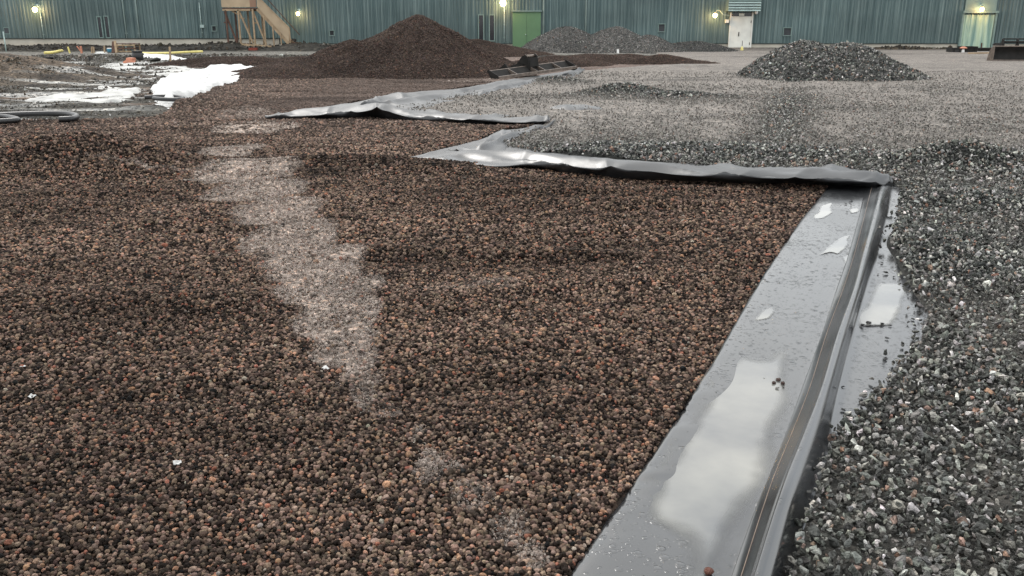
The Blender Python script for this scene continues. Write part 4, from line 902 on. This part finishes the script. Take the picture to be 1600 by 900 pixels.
b = MB().beam((-.9,0,.05),(.75,.1,.07), .10, .12).build('timber_board', M['timber'], None, 0, P(1538, 85)); tag(b, 'pale board lying on gravel left of the big blade', 'board')

# ------------------------------------------------------------------ levelling blade attachment
A_, B_ = Vector(P(779, 125.5, .0)), Vector(P(903, 113.5, .0)); B_ = A_ + (B_-A_).normalized()*min((B_-A_).length, 4.2)
Bx = Q(902, 100, 28.6)[0]; A_ = Vector((P(779,125.5)[0], 26.9, 0)); B_ = Vector((Bx, 28.9, .0))
ln = (B_-A_).length; rz = math.atan2(B_.y-A_.y, B_.x-A_.x)
lev = empty('levelling_blade', (A_.x, A_.y, .02), rz, R(0), -R(4.0)); tag(lev, 'dark steel levelling beam attachment lying before the brown pile', 'digger attachment')
MB().prism([(0,0),(.26,0.0),(.50,.20),(.48,.22),(.25,.025),(0,.025)], 0.022, ln-.022).build('trough', M['steel'], lev)
MB().prism([(-.03,.0),(-.003,.0),(.0,.09),(-.03,.085)], 0, ln).build('front_lip', M['steel_edge'], lev)
for nm, xx in (('end_plate', 0), ('end_plate', ln-.02)):
    MB().prism([(-.06,-.01),(.12,-.06),(.34,-.03),(.56,.24),(.46,.26),(.06,.12)], xx, xx+.02).build(nm, M['steel'], lev)
for f_ in (.23, .49, .59, .80):
    MB().prism([(0,.027),(.25,.027),(.475,.215),(.44,.225),(.02,.09)], ln*f_, ln*f_+.022).build('divider', M['steel_edge'], lev)
MB().prism([(.48,.223),(.50,.205),(.53,.21),(.50,.24)], .022, ln-.022).build('top_edge', M['steel_edge'], lev)
c0, c1 = ln*.475, ln*.60
for xx in (c0, c1-.03):
    MB().prism([(.34,.14),(.40,.51),(.50,.575),(.66,.53),(.80,.42),(.95,.28),(1.45,.12),(1.3,.06),(.56,.10)], xx, xx+.03).build('coupler_cheek', M['steel'], lev)
MB().prism([(.335,.20),(.395,.48),(.42,.475),(.36,.195)], c0+.032, c1-.032).build('coupler_front', M['steel'], lev)
MB().tube([(c0+.03,.52,.51),(c1-.03,.52,.51)], .045, 12).build('coupler_pin', M['steel_edge'], lev)
for xx in (c0-.012, c1+.002): MB().prism([(.385,.50),(.40,.52),(.51,.585),(.53,.58),(.49,.56),(.40,.50)], xx, xx+.01).build('coupler_rim', M['steel_edge'], lev)
MB().prism([(.62,.10),(.95,.33),(1.35,.10),(1.3,.08)], c0-.5, c0-.47).prism([(.56,.12),(.60,.30),(.9,.16)], c0-.47, c0-.003).build('side_gusset', M['steel'], lev)

# big blade at the right edge
b = P(1550, 96.5); e = empty('dozer_blade', (b[0], b[1], .04)); tag(e, 'wide dark concave blade with pale rusty rim at the right edge of the yard', 'digger attachment')
bw = 4.2; bh = Q(1550, 74.5, b[1])[2]
prof = [(.02+.16*math.sin(math.pi*t)+.0, bh*t) for t in np.linspace(0, 1, 9)]; prof2 = [(y+.03, z) for y, z in prof[::-1]]
MB().prism(prof+prof2, .04, bw-.04).build('mouldboard', M['steel'], e)
for xx in (0, bw-.036): MB().prism([(-.02,-.0),(.5,.0),(.34,bh*.75),(.12,bh+.03),(-.02,bh+.0)], xx, xx+.034).build('end_plate', M['steel_edge'], e)
MB().box(.04, bw-.04, -.02, .017, -.02, .05).build('cutting_edge', M['steel_edge'], e)
MB().box(.04, bw-.04, .0, .20, bh+.003, bh+.05).build('top_rim', M['steel_edge'], e)
MB().tube([(.5,.2,bh+.20),(bw-.2,.2,bh+.20)], .045, 10).build('crossbar', M['steel'], e)
MB().tube([(.5,.3,bh+.33),(bw-.2,.3,bh+.33)], .03, 10).build('crossbar', M['steel'], e)
for xx in (.45, 1.1, 1.9, 3.0): MB().prism([(.10,bh+.052),(.34,bh+.052),(.30,bh+.34),(.17,bh+.30)], xx, xx+.05).build('bracket', M['steel'], e)
MB().prism([(.1,bh+.052),(.5,bh+.052),(.42,bh+.12),(.2,bh+.16)], .15, .42).build('bracket', M['steel'], e)

# ------------------------------------------------------------------ the stones
def clay_points():
    P_, S_, C_ = [], [], []
    for (ya, yb, sp) in ((1.7, 3.6, .0128), (3.6, 6.0, .0150), (6.0, 9.5, .0190), (9.5, 14, .0235), (14, 20, .030), (20, 29, .038)):
        x, y = jgrid(-(yb*.62+1.2), yb*.62+1.2, ya, yb, sp)
        k = view_cull(x, y); x, y = x[k], y[k]
        s = sdf(x, y, CLAY_OPEN); k = s > RNG.uniform(-.012, .004, len(s)); x, y, s = x[k], y[k], s[k]
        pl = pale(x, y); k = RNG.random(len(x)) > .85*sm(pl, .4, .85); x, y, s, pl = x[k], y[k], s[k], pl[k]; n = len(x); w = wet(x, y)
        d = sp*1.10*np.exp(RNG.normal(0, .24, n)); d = np.clip(d, sp*.55, sp*2.2)
        big = RNG.random(n) < .012; d = np.where(big, d*1.35, d)
        z = clay_h(x, y) + RNG.uniform(-.45, .45, n)*sp + np.where(s < .03, .006, 0) - pl*.3*sp
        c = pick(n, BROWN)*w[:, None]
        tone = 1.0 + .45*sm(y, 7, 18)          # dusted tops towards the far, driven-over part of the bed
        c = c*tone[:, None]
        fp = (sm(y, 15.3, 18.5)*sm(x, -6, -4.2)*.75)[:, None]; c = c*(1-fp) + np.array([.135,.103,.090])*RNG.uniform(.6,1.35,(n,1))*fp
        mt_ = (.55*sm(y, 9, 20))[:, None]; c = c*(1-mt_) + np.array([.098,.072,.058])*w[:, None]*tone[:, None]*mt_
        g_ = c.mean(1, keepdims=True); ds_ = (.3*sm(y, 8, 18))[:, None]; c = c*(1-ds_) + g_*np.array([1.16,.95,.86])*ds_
        dust = np.clip(pl*sm(pl, .12, .6)*RNG.choice([.15,.6,1.1,1.4], n), 0, .95)[:, None]
        c = c*(1-dust) + np.array([.46,.385,.335])*RNG.uniform(.6, 1.25, (n, 1))*dust
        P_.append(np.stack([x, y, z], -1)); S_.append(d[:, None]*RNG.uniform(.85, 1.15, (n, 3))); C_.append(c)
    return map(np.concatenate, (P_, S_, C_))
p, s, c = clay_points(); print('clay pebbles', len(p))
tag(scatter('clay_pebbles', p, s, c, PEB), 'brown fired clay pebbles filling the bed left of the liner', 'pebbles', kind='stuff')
# pale chips in the sandy streak
P_, S_, C_ = [], [], []
for (ya, yb, sp) in ((1.9, 4.5, .0080), (4.5, 8, .0115), (8, 13.5, .018)):
    x, y = jgrid(-6, 3.0, ya, yb, sp, .5); k = view_cull(x, y, .3); x, y = x[k], y[k]; pl = pale(x, y)
    k = RNG.random(len(x)) < np.clip((pl-.08)*2.0, 0, 1); x, y = x[k], y[k]; n = len(x)
    c = pick(n, [(6,(.44,.37,.325)),(3,(.25,.21,.18)),(3,(.60,.53,.48)),(1,(.30,.15,.10)),(1,(.07,.06,.05))])
    P_.append(np.stack([x, y, clay_h(x, y)+sp*.2+RNG.uniform(0, .008, n)], -1)); S_.append(sp*.72*RNG.uniform(.5, 1.3, (n, 3))); C_.append(c)
p, s, c = map(np.concatenate, (P_, S_, C_)); print('chips', len(p))
tag(scatter('pale_chips', p, s, c, ROC), 'pale grit spilled in a winding streak over the brown pebbles', 'grit', kind='stuff')
# crushed rock
P_, S_, C_ = [], [], []
for (ya, yb, sp) in ((1.5, 4.4, .021), (4.4, 9, .0225), (9, 14, .031), (14, 21, .040), (21, 31, .055)):
    x, y = jgrid(-3, yb*.62+1.2, ya, yb, sp, .5); k = view_cull(x, y); x, y = x[k], y[k]
    s = sdf(x, y, GRAV); f = fines(x, y)
    lim = .045*np.abs(RNG.normal(0, 1, len(s))) * np.where(y < 7, 1.0, .6)
    k = (s > -lim*np.where(RNG.random(len(s)) < .35, 1, .2)) & (RNG.random(len(s)) < 1-.90*f); x, y, s, f = x[k], y[k], s[k], f[k]
    n = len(x); d = sp*(1.42 if ya < 2 else 1.35)*np.exp(RNG.normal(0, .36, n)); d = np.clip(d, sp*.5, .08)*(1-.35*f)
    edge = np.clip(-s, 0, .2)
    z = np.where(s > 0, gr_h(x, y) + RNG.uniform(-.4, .5, n)*sp, gr_h(x, y)-.02*sm(-s, 0, .05)+RNG.uniform(-.3, 0, n)*sp)
    c = pick(n, GREY)*(1 + .4*f[:, None]); c = c*(1-.75*f[:, None]) + np.array([.19,.17,.152])*.75*f[:, None]
    P_.append(np.stack([x, y, z], -1)); S_.append(d[:, None]*RNG.uniform(.75, 1.25, (n, 3))); C_.append(c)
p, s, c = map(np.concatenate, (P_, S_, C_)); print('rocks', len(p))
tag(scatter('crushed_rock', p, s, c, ROC), 'grey crushed rock covering the yard right of the liner', 'gravel', kind='stuff')
# rubble coating of the big rock pile
x, y = jgrid(PX[0,0], PX[0,-1], PY[0,0], PY[-1,0]-1.2, .052, .5); z = pile_z(x, y); k = z > -.02; x, y, z = x[k], y[k], z[k]; n = len(x)
c = pick(n, GREY)*.95
o = scatter('rock_rubble', np.stack([x, y, z+RNG.uniform(-.01, .03, n)], -1), np.clip(.062*np.exp(RNG.normal(0, .4, n)), .03, .14)[:, None]*RNG.uniform(.75, 1.25, (n, 3)), c, ROC)
o['kind'] = 'stuff'; o.parent = rp; o.matrix_parent_inverse = Matrix.Translation(-rp.location)
# clods and rubble in the muddy pit and on the soil along the wall
def clods(name, n, xr, yr, zf, pal, size, label, wf):
    x = RNG.uniform(*xr, n*3); y = RNG.uniform(yr[0]**.5, yr[1]**.5, n*3)**2; k = RNG.random(n*3) < wf(x, y); x, y = x[k][:n], y[k][:n]; m_ = len(x)
    d = size*np.exp(RNG.normal(0, .55, m_))*np.clip(y/30, .6, 1.6); c = pick(m_, pal)
    sc_ = d[:, None]*RNG.uniform(.7, 1.3, (m_, 3))
    return tag(scatter(name, np.stack([x, y, zf(x, y)], -1), sc_, c, ROC), label, kind='stuff')
def mud_z(x, y):
    MX, MY, MZ, _ = MUD; j = np.clip(np.searchsorted(MX[0], x), 0, MX.shape[1]-1); i = np.clip(np.searchsorted(MY[:, 0], y), 0, MY.shape[0]-1); return MZ[i, j]
MUDP = [(3,(.03,.028,.023)),(4,(.055,.05,.04)),(4,(.085,.068,.05)),(2,(.14,.13,.115)),(.5,(.34,.33,.32))]
clods('mud_clods', 60000, (-26, -3), (15, 50), mud_z, MUDP, .042, 'dark clods and rubble strewn over the muddy pit', lambda x, y: np.clip(sm(fbm(x*.5, y*1.6, 701, 4), -.25, .3)+.10, 0, 1)*(x > -.66*y)*(x < -.12*y)*(1-sm(sdf(x, y, LEFT), -.15, .05)))
def bank_z(x, y): return SOIL[2][np.clip(np.searchsorted(SOIL[1][:, 0], y), 0, SOIL[1].shape[0]-1), np.clip(np.searchsorted(SOIL[0][0], x), 0, SOIL[0].shape[1]-1)]
clods('soil_clods', 9000, (-38, 34), (57.5, 62.5), bank_z, [(6,(.025,.022,.018)),(3,(.055,.045,.032)),(1,(.16,.15,.13))], .075, 'dark lumps of soil heaped along the foot of the warehouse', lambda x, y: (bank_z(x, y) > .03)*np.clip(.3+fbm(x*.6, y*.9, 705, 3), 0, 1))
# gravel grains on the farther piles, seen as texture only
# loose stones on the liner: things
def loose(proto, px, py, z0, d, colr, name, label, group, cat):
    a = P(px, py, z0); z = liner_z(a[0], a[1]); a = P(px, py, z+d*.3); me = proto.data.copy(); me.materials.clear(); me.materials.append(colr)
    o = bpy.data.objects.new(name, me); COL.objects.link(o); o.location = (a[0], a[1], z+d*.28); o.scale = (d, d*.9, d*.75); o.rotation_euler = (random.uniform(-.3,.3), random.uniform(-.3,.3), random.uniform(0,6))
    tag(o, label, cat, group)
mb_ = mat('loose_brown', (.12,.06,.045), .5, .5, 0, .4, 9, .1, 6); md_ = mat('loose_dark', (.045,.045,.045), .5, .5, 0, .5, 3, .1, 4); mw_ = mat('loose_pale', (.42,.40,.37), .6, .4, 0, .3, 3, .1, 4)
for i, (a, b, d) in enumerate(((1209,598,.022),(1216,593,.024),(1223,599,.022),(1214,606,.026),(1224,605,.02),(1194,591,.012))):
    loose(PEB[i % 4] if i < 3 else ROC[i], a, b, .035, d, mb_ if i < 3 else mw_, 'loose_pebble', 'small pebble in the little cluster on the big pale puddle', 'pebbles on the big puddle', 'pebble')
loose(PEB[1], 1108, 893, .035, .030, mat('loose_red', (.26,.09,.055), .5, .5, 0, .4, 9, .1, 6), 'loose_pebble', 'reddish clay pebble alone at the bottom end of the pale puddle', None, 'pebble')
for i, (a, b, d) in enumerate(((1348,507,.035),(1357,503,.045),(1378,505,.035),(1391,508,.025),(1420,504,.04),(1427,498,.03),(1430,508,.035),(1384,560,.03),(1386,528,.03),(1318,604,.02),(1318,640,.03),(1321,648,.022),(1410,410,.05),(1396,432,.03),(1385,425,.05),(1376,400,.03),(1372,428,.02),(1345,470,.02),(1378,410,.03))):
    loose(ROC[i % 8], a, b, .01, d, md_, 'loose_stone', 'dark stone chip scattered on the low wet side of the near liner', 'dark chips on the liner', 'stone')
loose(ROC[2], 1349, 616, .01, .06, mw_, 'loose_stone', 'pale wet stone lying on the liner just left of the gravel edge', None, 'stone')
for i, (a, b, d) in enumerate(((1331,312,.035),(1328,315,.03),(1322,318,.03),(1330,320,.03),(1324,331,.03))):
    loose(ROC[i], a, b, .03, d, md_, 'loose_stone', 'dark speck of stone at the top end of the near liner strip', 'dark specks near the fold', 'stone')
# litter on the clay
for (a, b, d, lb) in ((508,568,.04,'white plastic scrap on the pale streak in the brown pebbles'), (277,722,.03,'white torn scrap on brown pebbles at lower left'), (50,617,.03,'white scrap near the left frame edge, lower of two'), (35,569,.025,'greyish white scrap near the left frame edge, upper of two')):
    q_ = P(a, b, .02); h0 = float(clay_h(np.array([q_[0]]), np.array([q_[1]]))[0]); XX, YY = np.meshgrid(np.linspace(-.5,.5,7), np.linspace(-.35,.35,6))
    ZZ = .28*fbm(XX*3+a, YY*3, 601, 3)+.1; o = grid_mesh('plastic_scrap', XX*d, YY*d, ZZ*d, None, M['scrap']); o.location = (q_[0], q_[1], h0+.012); o.rotation_euler = (.25, .1, a)
    o.modifiers.new('thickness', 'SOLIDIFY').thickness = .001; tag(o, lb, 'litter')
